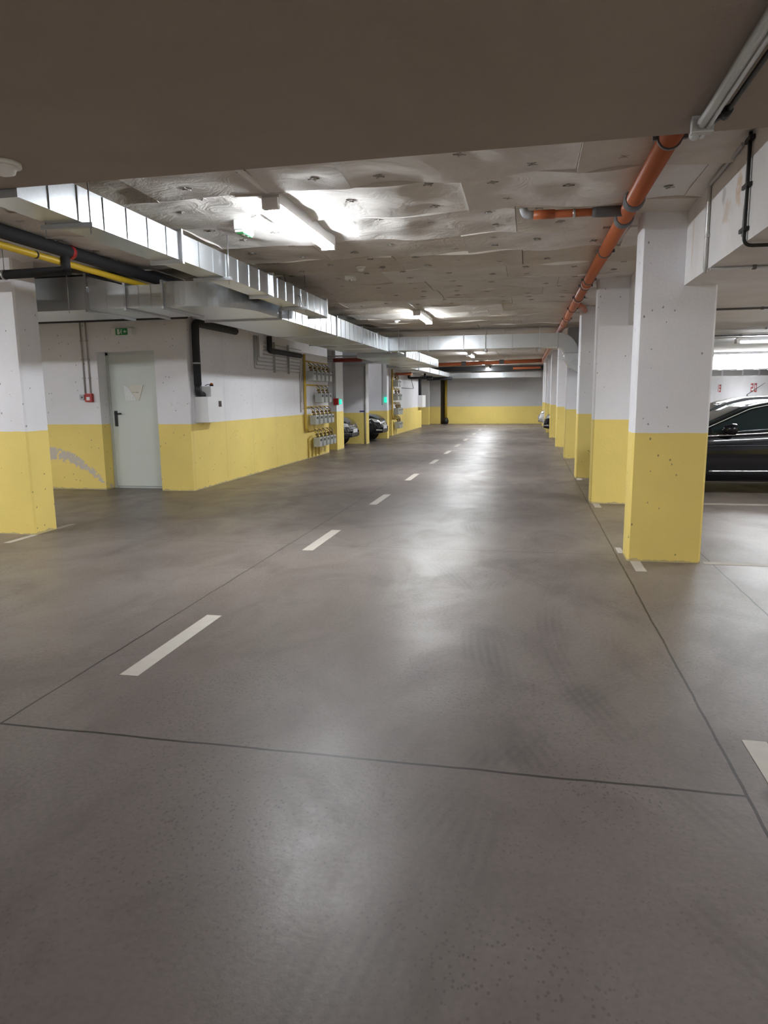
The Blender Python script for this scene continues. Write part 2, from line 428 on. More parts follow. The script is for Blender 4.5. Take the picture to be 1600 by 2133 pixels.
# columns: full width under the low slab, narrower beside its edge
COLS = [(.905, 6.49), (.865, 9.96), (.85, 13.0), (.84, 17.0), (.775, 20.75), (.725, 25.3), (.69, 28.6), (.68, 31.9), (.64, 34.9)]
notes = ['column in front of the black saloon', 'column right behind the first one', 'column by the mouth of the bent duct', 'column under the duct elbow', 'column beyond the duct elbow',
         'column hiding a dark car', 'column past the hidden dark car', 'thin looking column near the far wall', 'column beside the white car at the far end']
for i, (x, y) in enumerate(COLS):
    d = .29 if i < 3 else .35
    m = MB(); c = .018; X1 = x + .625
    poly = [(x + c, y), (X1 - c, y), (X1, y + c), (X1, y + d), (x, y + d), (x, y + c)]
    m.prism(poly, 0, ZR, 'z')
    poly2 = [(x + c, y), (1.262, y), (1.262, y + d), (x, y + d), (x, y + c)]
    m.prism(poly2, ZR - .001, ZC + .05, 'z')
    struct('column', m, M['col'], '%s white and yellow concrete %s' % (ORD[i], notes[i]), 'column', 'columns along the right of the aisle')
m = MB(); m.prism([(-6.15, 6.74), (-5.44, 6.74), (-5.42, 6.76), (-5.42, 7.09), (-6.15, 7.09)], 0, ZC, 'z')
struct('column', m, M['col'], 'chipped white and yellow pillar before the metal door', 'column')

# ------------------------------------------------------------------ markings
YD = [(3.26, 4.34), (6.45, 7.52), (9.44, 10.47), (12.30, 13.40), (15.45, 16.5), (18.2, 19.25), (20.8, 22.0), (23.6, 24.8), (27.4, 28.6), (30.8, 32.0), (34.6, 35.8)]
for i, (a, c) in enumerate(YD):
    o = MB().box(-2.18, -2.07, a, c, .0004, .002).build('lane_dash', M['marking'])
    tag(o, '%s white dash of the centre line, counted from the camera' % ORD[i], 'road marking', 'dashes of the centre line')
def mark(x0, x1, y0, y1, label, mt='marking'): tag(MB().box(x0, x1, y0, y1, .0004, .002).build('bay_marking', M[mt]), label, 'road marking')
mark(.945, 1.045, 2.2, 3.09, 'white bay stripe at the right edge, closest to the camera')
mark(.93, 1.02, 6.10, 6.49, 'short white stripe in front of the nearest column')
mark(.865, .92, 6.80, 7.05, 'white stripe end poking out behind the nearest column')
mark(.90, .985, 9.60, 9.955, 'short white stripe in front of the second column')
mark(.87, .96, 12.7, 12.995, 'short white stripe in front of the third column')
mark(1.56, 4.6, 6.46, 6.56, 'long faint white bay line right of the nearest column', 'faint')
mark(1.50, 6.2, 10.06, 10.20, 'long white bay line beside the black saloon', 'faint')
mark(-5.47, -5.39, 6.29, 6.735, 'white stripe running under the front of the chipped pillar')
mark(-5.47, -5.40, 7.10, 7.42, 'white stripe behind the chipped pillar')

# ------------------------------------------------------------------ lights
def make_lamp(along='y', name='tube_light'):
    root = thing('ceiling_light', '', 'light', (0, 0, 0), None)
    def bx(m, a0, a1, w, z0, z1, bev=0):
        if along == 'y': m.box(-w, w, a0, a1, z0, z1, bev)
        else: m.box(a0, a1, -w, w, z0, z1, bev)
        return m
    bx(MB(), -.78, .78, .068, -.062, .03, .006).build('housing', M['lamp_body'], root)
    m = MB(); pr = [(-.060, -.062), (.060, -.062), (.058, -.069), (.044, -.090), (-.044, -.090), (-.058, -.069)]
    m.prism(pr, -.74, .74, 'y' if along == 'y' else 'x'); m.build('diffuser', M['tube'], root)
    for s in (-1, 1):
        a, c = (-.80, -.74) if s < 0 else (.74, .80)
        bx(MB(), a, c, .065, -.10, -.02, .01).build('end_cap', M['white_pl'], root)
    return root
ly = make_lamp('y'); lx = make_lamp('x')
AISLE = [(6.0, ZC - .035, -1.93, 'bright tube light on the aisle ceiling, nearest to the camera'), (13.25, ZC - .03, -1.97, 'second tube light along the aisle ceiling, before the cross duct'),
         (19.6, ZC - .02, -2.0, 'tube light just behind the duct crossing the aisle'), (25.9, ZC - .03, -2.1, 'tube light before the far orange cross pipe'),
         (32.4, ZC - .03, -2.12, 'tube light behind the far orange cross pipe'), (35.9, ZC - .1, -2.1, 'last tube light before the far wall')]
for i, (y, z, x, lb) in enumerate(AISLE):
    o = ly if i == 0 else dup(ly, (0, 0, 0))
    o.location = (x, y, z); o['label'] = lb; o['group'] = 'tube lights along the aisle'
RIGHT = [(4.1, 12.65, 'tube light across the right bay above the black saloon'), (4.75, 17.0, 'tube light across the right bay beyond the black saloon'),
         (4.1, 8.0, 'tube light over the right bay beside the nearest column'), (4.0, 23.5, 'tube light deep in the right bay'), (4.0, 30.0, 'farthest tube light in the right bay')]
for i, (x, y, lb) in enumerate(RIGHT):
    o = lx if i == 0 else dup(lx, (0, 0, 0))
    o.location = (x, y, ZR); o['label'] = lb; o['group'] = 'tube lights in the right bay'
for (x, y, z, lb) in ((-1.95, -5.4, ZS, 'tube light behind the camera'), (4.0, 1.0, ZS, 'unseen fill tube light added over the right bay'), (-8.6, 24.0, ZC, 'tube light over the left parking bay'), (-1.95, -7.6, ZS, 'added fill tube light farther behind the camera'), (1.6, -6.8, ZS, 'added fill tube light behind the camera on the column side'), (-4.6, -7.4, ZS, 'added fill tube light behind the camera towards the left'), (-6.5, -3.6, ZS, 'added fill tube light left behind the camera'), (-8.6, 30.5, ZC, 'tube light over the far left bay')):  # those labelled fill are unseen lamps added to brighten surfaces facing the camera
    dup(ly, (x, y, z), lb)

for (x, y, z, lb) in ((-8.0, 4.5, ZC, 'crosswise tube light left of the chipped pillar'), (-10.2, 4.5, ZC, 'outer crosswise tube light left of the chipped pillar')):
    dup(lx, (x, y, z), lb)
# feed for the nearest lamp
tag(MB().box(-1.955, -1.925, 4.0, 5.18, ZC - .035, ZC - .012).build('cable_trunking', M['white_pl']), 'short white cable trunking feeding the nearest tube light', 'trunking')
tag(MB().tube([(-1.97, 10.9, ZC - .02), (-1.97, 12.45, ZC - .02)], .012, 6).build('cable_trunking', M['white_pl']), 'white cable trunking feeding the second tube light', 'trunking')

# ------------------------------------------------------------------ fixing discs
d0 = None; n = 0
for (x, y, z) in FIX:
    if y > 15.5 or x < -5.9 or x > 1.2 or n > 220 or (-2.08 < x < -1.78 and (5 < y < 6.95 or 12.3 < y < 14.2)) or (y < YS + .12): continue
    if d0 is None:
        m = MB()
        m.tube([(0, 0, .002), (0, 0, -.006)], .026, 12)
        for a in range(4):
            t = a * PI / 2 + .4
            m.box(-.042, .042, -.004, .004, -.009, -.002, rot=Matrix.Rotation(t, 4, 'Z'))
        m.tube([(0, 0, -.002), (0, 0, -.014)], .009, 8)
        d0 = m.build('insulation_fixing', M['disc'], origin=(0, 0, 0))
        tag(d0, 'small zinc fixing washer pressed into the ceiling insulation', 'washer', 'fixings of the ceiling insulation'); o = d0
    else:
        o = d0.copy(); COL.objects.link(o)
    o.location = (x, y, z - .003); o.rotation_euler = (0, 0, (n * 1.7) % 6.28); n += 1

# ------------------------------------------------------------------ ducts
def ribs_y(m, x, y0, y1, z0, z1, step=.34, side=1):
    k = int((y1 - y0) / step)
    for i in range(1, k):
        y = y0 + (y1 - y0) * i / k
        m.box(x - .007, x + .007, y - .005, y + .005, z0, z1)
def ribs_x(m, y, x0, x1, z0, z1, step=.3):
    k = max(1, int(abs(x1 - x0) / step))
    for i in range(1, k):
        x = x0 + (x1 - x0) * i / k
        m.box(x - .005, x + .005, y - .007, y + .007, z0, z1)
def frame_y(y, x0, x1, z0, z1, w=.03, t=.028):
    m = MB()
    m.box(x0 - t, x0 + .004, y - w / 2, y + w / 2, z0 - t, z1 + t); m.box(x1 - .004, x1 + t, y - w / 2, y + w / 2, z0 - t, z1 + t)
    m.box(x0, x1, y - w / 2, y + w / 2, z0 - t, z0 + .004); m.box(x0, x1, y - w / 2, y + w / 2, z1 - .004, z1 + t); return m
def frame_x(x, y0, y1, z0, z1, w=.03, t=.028):
    m = MB()
    m.box(x - w / 2, x + w / 2, y0 - t, y0 + .004, z0 - t, z1 + t); m.box(x - w / 2, x + w / 2, y1 - .004, y1 + t, z0 - t, z1 + t)
    m.box(x - w / 2, x + w / 2, y0, y1, z0 - t, z0 + .004); m.box(x - w / 2, x + w / 2, y0, y1, z1 - .004, z1 + t); return m

t = thing('air_duct', 'slim galvanised duct running along the left of the aisle under the ceiling', 'duct', (-2.98, 6.7, 2.63))
m = MB(); m.box(-3.10, -2.86, YS + .01, 9.84, 2.635, 2.852)
ribs_y(m, -2.86, YS, 9.84, 2.637, 2.85, .27); m.build('duct_body', M['galva'], t)
for y in (5.56, 7.68, 9.82): frame_y(y, -3.10, -2.86, 2.635, 2.852).build('flange', M['steel'], t)
def hanger(y, x0, x1, zb, ztop, label):
    h = thing('duct_hanger', label, 'hanger', ((x0 + x1) / 2, y, zb), 'hangers of the slim duct')
    MB().box(x0 - .07, x1 + .07, y - .02, y + .02, zb - .03, zb - .001).build('bar', M['galvd'], h)
    for x in (x0 - .045, x1 + .045): MB().tube([(x, y, zb - .07), (x, y, ztop)], .005, 6).build('rod', M['galvd'], h)
hanger(4.27, -3.10, -2.86, 2.635, ZC, 'threaded rod hanger holding the slim duct nearest the dark soffit')
hanger(6.42, -3.10, -2.86, 2.635, ZC, 'threaded rod hanger holding the slim duct between its first two flanges')
hanger(8.75, -3.10, -2.86, 2.635, ZC, 'threaded rod hanger holding the slim duct close to its open end')

# the wide duct: straight run, transition, neck, big elbow, run along the aisle
t = thing('air_duct', 'wide galvanised duct turning from the left wall into the aisle', 'duct', (-4.2, 8, 2.53))
Z0 = 2.535
m = MB(); m.box(-9.5, -5.06, 7.5, 8.47, Z0, 2.91); ribs_x(m, 7.5, -9.4, -5.06, Z0, 2.91, .9); m.build('duct_body', M['galva'], t)
m = MB()
A = [(-5.06, 7.5, Z0), (-5.06, 8.47, Z0), (-5.06, 8.47, 2.91), (-5.06, 7.5, 2.91)]; B = [(-4.56, 7.5, Z0), (-4.56, 8.47, Z0), (-4.56, 8.47, 2.785), (-4.56, 7.5, 2.785)]
va = [m.bm.verts.new(p) for p in A]; vb = [m.bm.verts.new(p) for p in B]
for i in range(4): m.bm.faces.new((va[i], va[(i + 1) % 4], vb[(i + 1) % 4], vb[i]))
m.bm.faces.new(va); m.bm.faces.new(vb); ribs_x(m, 7.5, -5.06, -4.56, Z0, 2.78, .22); m.build('transition', M['galva'], t)
m = MB(); m.box(-4.56, -4.10, 7.5, 8.47, Z0, 2.785); ribs_x(m, 7.5, -4.56, -4.10, Z0, 2.78, .12); m.build('neck', M['galva'], t)
# elbow in plan: from heading +x to heading +y
rc = (-4.10, 8.55)
outer = [(-4.10, 7.5)] + arc(-4.02, 8.28, .78, -PI / 2, 0, 20)[0:] + [(-3.24, 9.0)]
inner = [(-4.30, 9.0)] + [(-4.30, 8.60), (-4.16, 8.47), (-4.10, 8.47)]
m = MB(); m.prism(outer + inner, Z0, 2.81, 'z')
for f in m.bm.faces:
    if abs(f.normal.z) < .1 or True: pass
el = m.build('elbow', M['galva'], t)
m = MB(); m.box(-4.30, -3.24, 9.0, 16.28, Z0, 2.84); ribs_y(m, -3.24, 9.0, 16.28, Z0, 2.84, .3); m.build('aisle_run', M['galva'], t)
for x, zt in ((-5.06, 2.91), (-4.57, 2.785), (-4.10, 2.80)): frame_x(x, 7.5, 8.47, Z0, zt).build('flange', M['galvd'], t)
for y in (9.0, 11.75, 13.6, 15.0): frame_y(y, -4.30, -3.24, Z0, 2.84, .026, .022).build('flange', M['steel'] if y > 10 else M['galvd'], t)
tag(MB().tube([(-5.28, 7.46, 2.50), (-5.28, 7.46, ZC)], .005, 6).build('threaded_rod', M['galvd']), 'thin rod beside the nearest flange of the wide duct', 'rod')

# duct crossing the aisle with the S-bend at its right end
t = thing('air_duct', 'galvanised duct crossing the aisle with an S-bend down beside the columns', 'duct', (-1.3, 16.5, 2.55))
m = MB(); m.box(-4.30, .60, 16.31, 16.80, 2.555, 2.86); ribs_x(m, 16.31, -3.3, -2.31, 2.555, 2.86, .14); ribs_x(m, 16.31, -2.31, .6, 2.555, 2.86, .27); m.build('duct_body', M['galva'], t)
ctr = arc(.60, 2.42, 1, PI / 2, 0, 10)
out_o = [(.60 + .44 * math.cos(a), 2.42 + .44 * math.sin(a)) for a in [PI / 2 - PI / 2 * i / 10 for i in range(11)]]
in_o = [(.60 + .14 * math.cos(a), 2.42 + .14 * math.sin(a)) for a in [PI / 2 - PI / 2 * i / 10 for i in range(11)]]
m = MB(); m.prism(out_o + in_o[::-1], 16.31, 16.80, 'y'); m.build('elbow', M['galva'], t)
lo_o = [(1.18 + .44 * math.cos(a), 2.42 + .44 * math.sin(a)) for a in [PI + PI / 2 * i / 10 for i in range(11)]]
lo_i = [(1.18 + .14 * math.cos(a), 2.42 + .14 * math.sin(a)) for a in [PI + PI / 2 * i / 10 for i in range(11)]]
m = MB(); m.prism(lo_o + [(2.2, 1.98), (2.2, 2.28)] + lo_i[::-1], 16.31, 16.80, 'y'); m.build('lower_elbow', M['galva'], t)
MB().box(.72, 1.06, 16.29, 16.82, 2.405, 2.435).build('flange', M['galvd'], t)
for x in (-3.28, -2.31, -1.50, -.40, .60): frame_x(x, 16.31, 16.80, 2.555, 2.86, .025, .02).build('flange', M['galvd'], t)
for x, lb in ((-3.0, 'rod pair holding the left end of the duct crossing the aisle'), (-1.0, 'rod pair holding the middle of the duct crossing the aisle'), (.2, 'rod pair holding the right end of the duct crossing the aisle')):
    h = thing('duct_hanger', lb, 'hanger', (x, 16.55, 2.55), 'hangers of the cross duct')
    MB().box(x - .02, x + .02, 16.24, 16.87, 2.505, 2.534).build('bar', M['galvd'], h)
    for y in (16.27, 16.84): MB().tube([(x, y, 2.47), (x, y, ZC)], .006, 6).build('rod', M['white_pl'], h)

# lower ducts beyond the cross duct
t = thing('air_duct', 'low galvanised duct over the dark hatchbacks, seen below the cross duct', 'duct', (-5.5, 21, 2.5))
m = MB(); m.box(-10, -4.25, 21.0, 21.7, 2.515, 2.72); ribs_x(m, 21.0, -7, -4.25, 2.515, 2.72, .42); m.build('duct_body', M['galva'], t)
m = MB(); m.box(-4.25, -3.0, 17.3, 23.4, 2.46, 2.69); ribs_y(m, -3.0, 17.3, 23.4, 2.46, 2.69, .3); m.build('aisle_run', M['galva'], t)
for x in (-5.55,): frame_x(x, 21.0, 21.7, 2.515, 2.72, .03, .02).build('flange', M['galvd'], t)
for y in (19.4, 21.6, 23.4): frame_y(y, -4.25, -3.0, 2.46, 2.69, .03, .02).build('flange', M['steel'], t)
t = thing('air_duct', 'flat duct running on towards the far wall along the left side', 'duct', (-4.4, 30, 2.45))
MB().box(-4.75, -4.05, 23.45, 36.4, 2.46, 2.66).build('duct_body', M['galvd'], t)
for y in (26, 29, 32): frame_y(y, -4.75, -4.05, 2.46, 2.66, .03, .02).build('flange', M['galvd'], t)
t = thing('air_duct', 'thin galvanised duct across the far wall under the ceiling', 'duct', (-1.9, 36.7, 2.38))
m = MB(); m.box(-5.1, .55, 36.45, 36.75, 2.40, 2.66); ribs_x(m, 36.45, -5.1, .55, 2.40, 2.66, .4); m.build('duct_body', M['galva'], t)
for x in (-4.1, -3.0, -1.3, -.2): frame_x(x, 36.45, 36.75, 2.40, 2.66, .03, .02).build('flange', M['galvd'], t)
tag(MB().box(-5.1, 1.2, 36.5, 36.72, 2.74, 2.98).build('black_strip', M['black']), 'black tray between the far duct and the ceiling', 'strip')  # plain black box in the gap above the far duct

# right bay ducts
t = thing('air_duct', 'bright galvanised duct across the right bay above the cars', 'duct', (5.1, 18.3, 2.05))
m = MB(); m.box(3.9, 6.28, 18.0, 18.5, 2.055, 2.35); ribs_x(m, 18.0, 3.9, 6.28, 2.06, 2.35, .28); m.build('duct_body', M['galva'], t)
for x in (4.78, 5.6): frame_x(x, 18.0, 18.5, 2.055, 2.35, .03, .02).build('flange', M['galvd'], t)
t = thing('air_duct', 'darker low duct behind the bright one in the right bay', 'duct', (4.9, 24, 2.04))
m = MB(); m.box(3.6, 6.28, 20.2, 20.7, 1.955, 2.10); m.build('duct_body', M['galvd'], t)
for x in (5.0, 5.5, 5.9): frame_x(x, 20.2, 20.7, 1.955, 2.10, .04, .015).build('flange', M['steel'], t)

# ------------------------------------------------------------------ orange drain
def xp(y): return .752 - (y - 4.5) * .0085
ZP = 2.945
t = thing('drain_pipe', 'long orange drain pipe along the ceiling beside the columns', 'pipe', (.7, 9.5, 2.88))
MB().tube([(xp(YS), YS + .005, ZP), (xp(16), 16, ZP), (xp(33), 33, ZP)], .062, 18).build('pipe', M['orange'], t)
for y in (5.83, 6.38):
    MB().tube([(xp(y), y - .06, ZP), (xp(y), y - .04, ZP), (xp(y), y + .04, ZP), (xp(y), y + .06, ZP)], [.068, .078, .078, .068], 18).build('collar', M['grey_rubber'], t)
for y in (9.85, 11.3, 13.9, 15.2):
    MB().tube([(xp(y), y - .08, ZP), (xp(y), y + .08, ZP)], .070, 18).build('socket', M['orange'], t)
for y in (4.5, 7.75, 9.55, 10.05, 11.2, 12.6, 14.2):
    c = MB().tube([(xp(y), y - .012, ZP), (xp(y), y + .012, ZP)], .071, 18); c.box(xp(y) - .095, xp(y) - .066, y - .012, y + .012, ZP - .015, ZP + .015); c.box(xp(y) + .066, xp(y) + .095, y - .012, y + .012, ZP - .015, ZP + .015)
    cl = c.build('clamp', M['grey_rubber'], t)
    MB().tube([(xp(y), y, ZP + .06), (xp(y), y, ZC)], .006, 6).build('rod', M['galvd'], cl)
MB().tube([(.70, 6.13, 2.945), (-.02, 6.13, 2.955)], .031, 14).build('branch', M['orange'], t)
MB().tube([(.70, 6.13, 2.945), (.58, 6.13, 2.946), (.50, 6.13, 2.947), (.46, 6.13, 2.948)], [.042, .042, .04, .036], 14).build('collar', M['grey_rubber'], t)
MB().tube([(.17, 6.13, 2.952), (.0, 6.13, 2.955)], .037, 14).build('socket', M['orange'], t)
MB().tube(bend([(.01, 6.13, 2.955), (-.07, 6.13, 2.958), (-.09, 6.13, 3.03)], .05), .033, 12).build('grey_elbow', M['grey_pvc'], t)
MB().tube([(.33, 6.13, 2.95), (.31, 6.13, 2.95)], .036, 14).build('clamp', M['steel'], t)
MB().tube([(.70, 11.9, ZP), (.80, 12.35, ZP), (.87, 12.6, ZP), (.92, 12.99, ZP)], .045, 12).build('branch', M['orange'], t)
t = thing('drain_pipe', 'far orange drain pipe crossing the whole aisle below the lights', 'pipe', (-1.5, 28.5, 2.7))
MB().tube([(-3.6, 28.4, 2.74), (.45, 28.4, 2.83)], .075, 12).build('pipe', M['orange'], t)
for x in (-2.6, -1.1): MB().tube([(x - .09, 28.4, 2.75 + (x + 3.6) * .022), (x + .09, 28.4, 2.754 + (x + 3.6) * .022)], .09, 12).build('collar', M['grey_rubber'], t)
for x in (-2.75, -.9): MB().tube([(x, 28.4, 2.8), (x, 28.4, ZC)], .012, 6).build('rod', M['white_pl'], t)
tag(MB().tube([(-.8, 34.6, 2.78), (.5, 34.6, 2.80)], .06, 10).build('drain_pipe', M['orange']), 'short orange pipe just before the far wall', 'pipe')
tag(MB().tube([(-5.1, 26.9, 2.36), (-4.45, 26.9, 2.36)], .055, 10).build('drain_pipe', M['orange']), 'stub of orange pipe above the far gas meters', 'pipe')
tag(MB().tube([(-5.3, 18.85, 2.50), (-4.5, 18.85, 2.50)], .055, 10).build('drain_pipe', simple('dark_red_pipe', (.22, .03, .02), .5)), 'dark red pipe stub above the near gas meters', 'pipe')

# ------------------------------------------------------------------ black and yellow pipes, upper left
t = thing('insulated_pipe', 'thick black insulated pipe sloping back along the upper left', 'pipe', (-4.5, 7, 2.9))
MB().tube([(-4.5, YS + .01, 2.945), (-4.5, 15.5, 2.945)], .062, 14).build('pipe', M['black_ins'], t)
MB().tube([(-4.5, 6.36, 2.93), (-4.5, 6.36, 2.74)], .045, 12).build('drop', M['black_ins'], t)
MB().tube([(-4.47, 6.36, 2.755), (-9.0, 6.36, 2.72)], .045, 12).build('branch', M['black_ins'], t)
MB().tube([(-4.5, 6.42, 2.945), (-4.5, 6.47, 2.945)], .065, 12).build('red_tape', M['red'], t)
for x in (-5.2, -6.4):
    c = MB().tube([(x - .012, 6.36, 2.748), (x + .012, 6.36, 2.748)], .05, 12).build('clamp', M['galvd'], t)
    MB().tube([(x, 6.36, 2.79), (x, 6.36, ZC)], .004, 6).build('rod', M['galvd'], c)
t = thing('gas_pipe', 'yellow gas pipe running below the black insulated pipe', 'pipe', (-4.56, 7, 2.8))
MB().tube([(-4.56, YS + .01, 2.845), (-4.56, 15.5, 2.845)], .031, 12).build('pipe', M['yellow_deep'], t)
MB().tube([(-4.56, 6.0, 2.845), (-4.56, 6.02, 2.845)], .036, 12).build('clamp', M['black'], t)
tag(MB().tube([(-9.5, 10.36, 2.79), (-5.42, 10.36, 2.79), (-5.28, 10.36, 2.79)], .055, 12).build('insulated_pipe', M['black_ins']), 'black pipe along the top of the wall above the metal door', 'pipe')
t = thing('flue_pipe', 'black square bent flue pipe above the white wall cabinet', 'pipe', (-5.27, 11, 1.6))
MB().tube(bend([(-5.27, 12.2, 2.70), (-5.27, 10.62, 2.70), (-5.27, 10.60, 2.4), (-5.27, 10.60, 1.72)], .07), .062, 14).build('pipe', M['black_ins'], t)
MB().tube([(-5.27, 10.60, 2.05), (-5.27, 10.60, 2.075)], .066, 14).build('band', M['grey_pvc'], t)
MB().tube(bend([(-5.27, 10.60, 1.73), (-5.27, 10.60, 1.59), (-5.27, 10.78, 1.55)], .12), .058, 12).build('elbow', M['black'], t)
tag(MB().tube(bend([(-5.27, 13.9, 2.75), (-5.27, 13.9, 2.46), (-5.27, 15.9, 2.46)], .05), .055, 12).build('insulated_pipe', M['black_ins']), 'short black pipe bend under the duct, above the thin grey pipes', 'pipe')
# pipes over the left bays
for i, z in enumerate((2.62, 2.56, 2.50)):
    tag(MB().tube([(-8, 19.0 + i * .03 - .6 * 0, z), (-4.31, 19.0 + i * .03, z)], .022, 8).build('conduit', M['conduit']), '%s grey conduit crossing above the pier with the call point' % ('top', 'middle', 'bottom')[i], 'conduit', 'grey conduits over the pier')

# ------------------------------------------------------------------ door wall
t = thing('door_1', 'grey-green metal fire door set in the left wall', 'door', (-6.43, 10.7, 0)); t['kind'] = 'structure'
MB().box(-6.91, -5.96, 10.685, 10.735, .035, 2.23, .004).build('leaf', M['door'], t)
fr = MB(); fr.box(-6.95, -6.905, 10.67, 10.75, 0, 2.27); fr.box(-5.965, -5.92, 10.67, 10.75, 0, 2.27); fr.box(-6.95, -5.92, 10.67, 10.75, 2.225, 2.27); fr.box(-6.95, -5.92, 10.70, 10.79, 0, .03)
fr.build('frame', M['frame'], t)
h = MB().box(-6.86, -6.805, 10.672, 10.684, 1.05, 1.31, .006).build('handle_plate', M['black'], t)
MB().tube(bend([(-6.832, 10.674, 1.265), (-6.832, 10.63, 1.265), (-6.70, 10.625, 1.265)], .02), .011, 8).build('handle', M['black'], h)
t = thing('door_notice', 'torn paper notice in a clear sleeve on the metal door', 'notice', (-6.48, 10.68, 1.47))
m = MB(); q = [(-6.62, 1.66), (-6.50, 1.735), (-6.29, 1.735), (-6.385, 1.475), (-6.42, 1.475), (-6.54, 1.60)]
m.prism(q, 10.676, 10.6835, 'y'); m.build('sheet', M['paper'], t)
m = MB(); m.prism([(-6.655, 1.745), (-6.57, 1.70), (-6.42, 1.48), (-6.625, 1.475)], 10.670, 10.6755, 'y')
for i in range(3): m.box(-6.60 + i * .05, -6.594 + i * .05, 10.667, 10.671, 1.49, 1.56)
m.build('sleeve', M['film'], t)
m = MB()
for i, (x, w) in enumerate(((-6.55, .05), (-6.49, .04), (-6.44, .06))): m.box(x, x + w, 10.6745, 10.6765, 1.606 + (i % 2) * .004, 1.618)
m.build('print', M['ink'], t)

def exit_sign(x, y, z, label, face='-y'):
    t = thing('exit_sign', label, 'sign', (x, y, z))
    MB().box(x - .19, x + .19, y - .075, y - .002, z - .055, z + .055, .01).build('case', M['exit_white'], t)
    p = MB().box(x - .105, x + .105, y - .080, y - .0745, z - .052, z + .052).build('pictogram_panel', M['exit_green'], t)
    m = MB(); yy = y - .083
    m.box(x - .075, x - .035, yy, yy + .002, z - .04, z + .04)                     # doorway
    m.tube([(x + .0, yy, z + .028), (x + .0, yy + .002, z + .028)], .009, 10)       # running figure
    m.tube([(x - .002, yy, z + .018), (x - .012, yy, z - .006)], .007, 6); m.tube([(x - .012, yy, z - .006), (x + .006, yy, z - .02), (x + .002, yy, z - .04)], .005, 6)
    m.tube([(x - .012, yy, z - .006), (x - .026, yy, z - .022), (x - .03, yy, z - .03)], .005, 6); m.tube([(x - .004, yy, z + .012), (x + .016, yy, z + .004)], .004, 6)
    m.prism([(x + .035, z), (x + .06, z + .025), (x + .06, z + .01), (x + .085, z + .01), (x + .085, z - .01), (x + .06, z - .01), (x + .06, z - .025)], yy, yy + .002, 'y')
    m.build('pictogram', M['exit_white'], p)
    return t
exit_sign(-6.42, 10.43, 2.57, 'green and white emergency exit sign above the metal door')
# ceiling exit sign near the first lamp
t = thing('exit_sign', 'white ceiling box with green exit panel beside the nearest tube light', 'sign', (-2.48, 6.02, 2.94))
MB().box(-2.52, -2.44, 5.89, 6.15, 2.93, 3.03, .008).build('case', M['exit_white'], t)
MB().box(-2.517, -2.443, 5.91, 6.13, 2.912, 2.9295).build('lens', M['film'], t)
p = MB().box(-2.512, -2.448, 5.93, 6.12, 2.905, 2.9115).build('pictogram_panel', M['exit_green'], t)
m = MB(); m.prism([(-2.48, 5.97), (-2.46, 6.0), (-2.472, 6.0), (-2.472, 6.03), (-2.488, 6.03), (-2.488, 6.0), (-2.50, 6.0)], 2.9035, 2.9052, 'z'); m.box(-2.50, -2.46, 6.055, 6.085, 2.9035, 2.9052); m.build('pictogram', M['exit_white'], p)

t = thing('fire_call_point', 'red fire call point on the wall left of the metal door', 'call point', (-7.13, 10.42, 1.47))
MB().box(-7.19, -7.06, 10.375, 10.429, 1.465, 1.60, .008).build('case', M['red'], t)
MB().box(-7.155, -7.095, 10.370, 10.3745, 1.49, 1.545).build('glass', M['white_pl'], t)
t = thing('key_box', 'small grey box beside the red call point', 'box', (-7.26, 10.42, 1.49))
MB().box(-7.295, -7.215, 10.39, 10.429, 1.50, 1.585, .006).build('case', M['grey_pvc'], t)
MB().tube([(-7.25, 10.388, 1.54), (-7.25, 10.3895, 1.54)], .015, 10).build('lens', M['black'], t)
for x, x2, lb in ((-7.20, -7.17, 'left of two thin conduits above the red call point'), (-7.10, -7.07, 'right of two thin conduits above the red call point')):
    t = thing('conduit', lb, 'conduit', (x, 10.41, 1.6), 'conduits above the call point')
    MB().tube([(x, 10.412, 1.605), (x, 10.412, 2.95)], .011, 8).build('pipe', M['conduit'], t)
    for z in (1.85, 2.15, 2.45): MB().box(x - .016, x + .016, 10.395, 10.429, z - .01, z + .01).build('clip', M['conduit'], t)

# white wall cabinet
t = thing('wall_cabinet', 'white wall cabinet with beacon mounted over the yellow band', 'cabinet', (-5.24, 10.95, 1.11))
MB().box(-5.349, -5.12, 10.62, 11.19, 1.11, 1.53, .012).build('case', M['white_metal'], t)
MB().box(-5.349, -5.12, 10.76, 11.19, 1.52, 1.70, .012).build('upper_case', M['white_metal'], t)
MB().box(-5.122, -5.112, 11.02, 11.12, 1.36, 1.46, .003).build('indicator_window', M['darkred'], t)
bcn = MB().tube([(-5.2, 10.95, 1.70), (-5.2, 10.95, 1.73)], .032, 12).build('beacon_base', M['black'], t)
MB().tube([(-5.2, 10.95, 1.728), (-5.2, 10.95, 1.745), (-5.2, 10.95, 1.755)], [.028, .026, .012], 12).build('beacon_lens', M['amber'], bcn)
MB().tube(bend([(-5.2, 10.93, 1.705), (-5.2, 10.84, 1.735), (-5.22, 10.76, 1.71)], .03), .006, 6).build('cable', M['cable'], t)

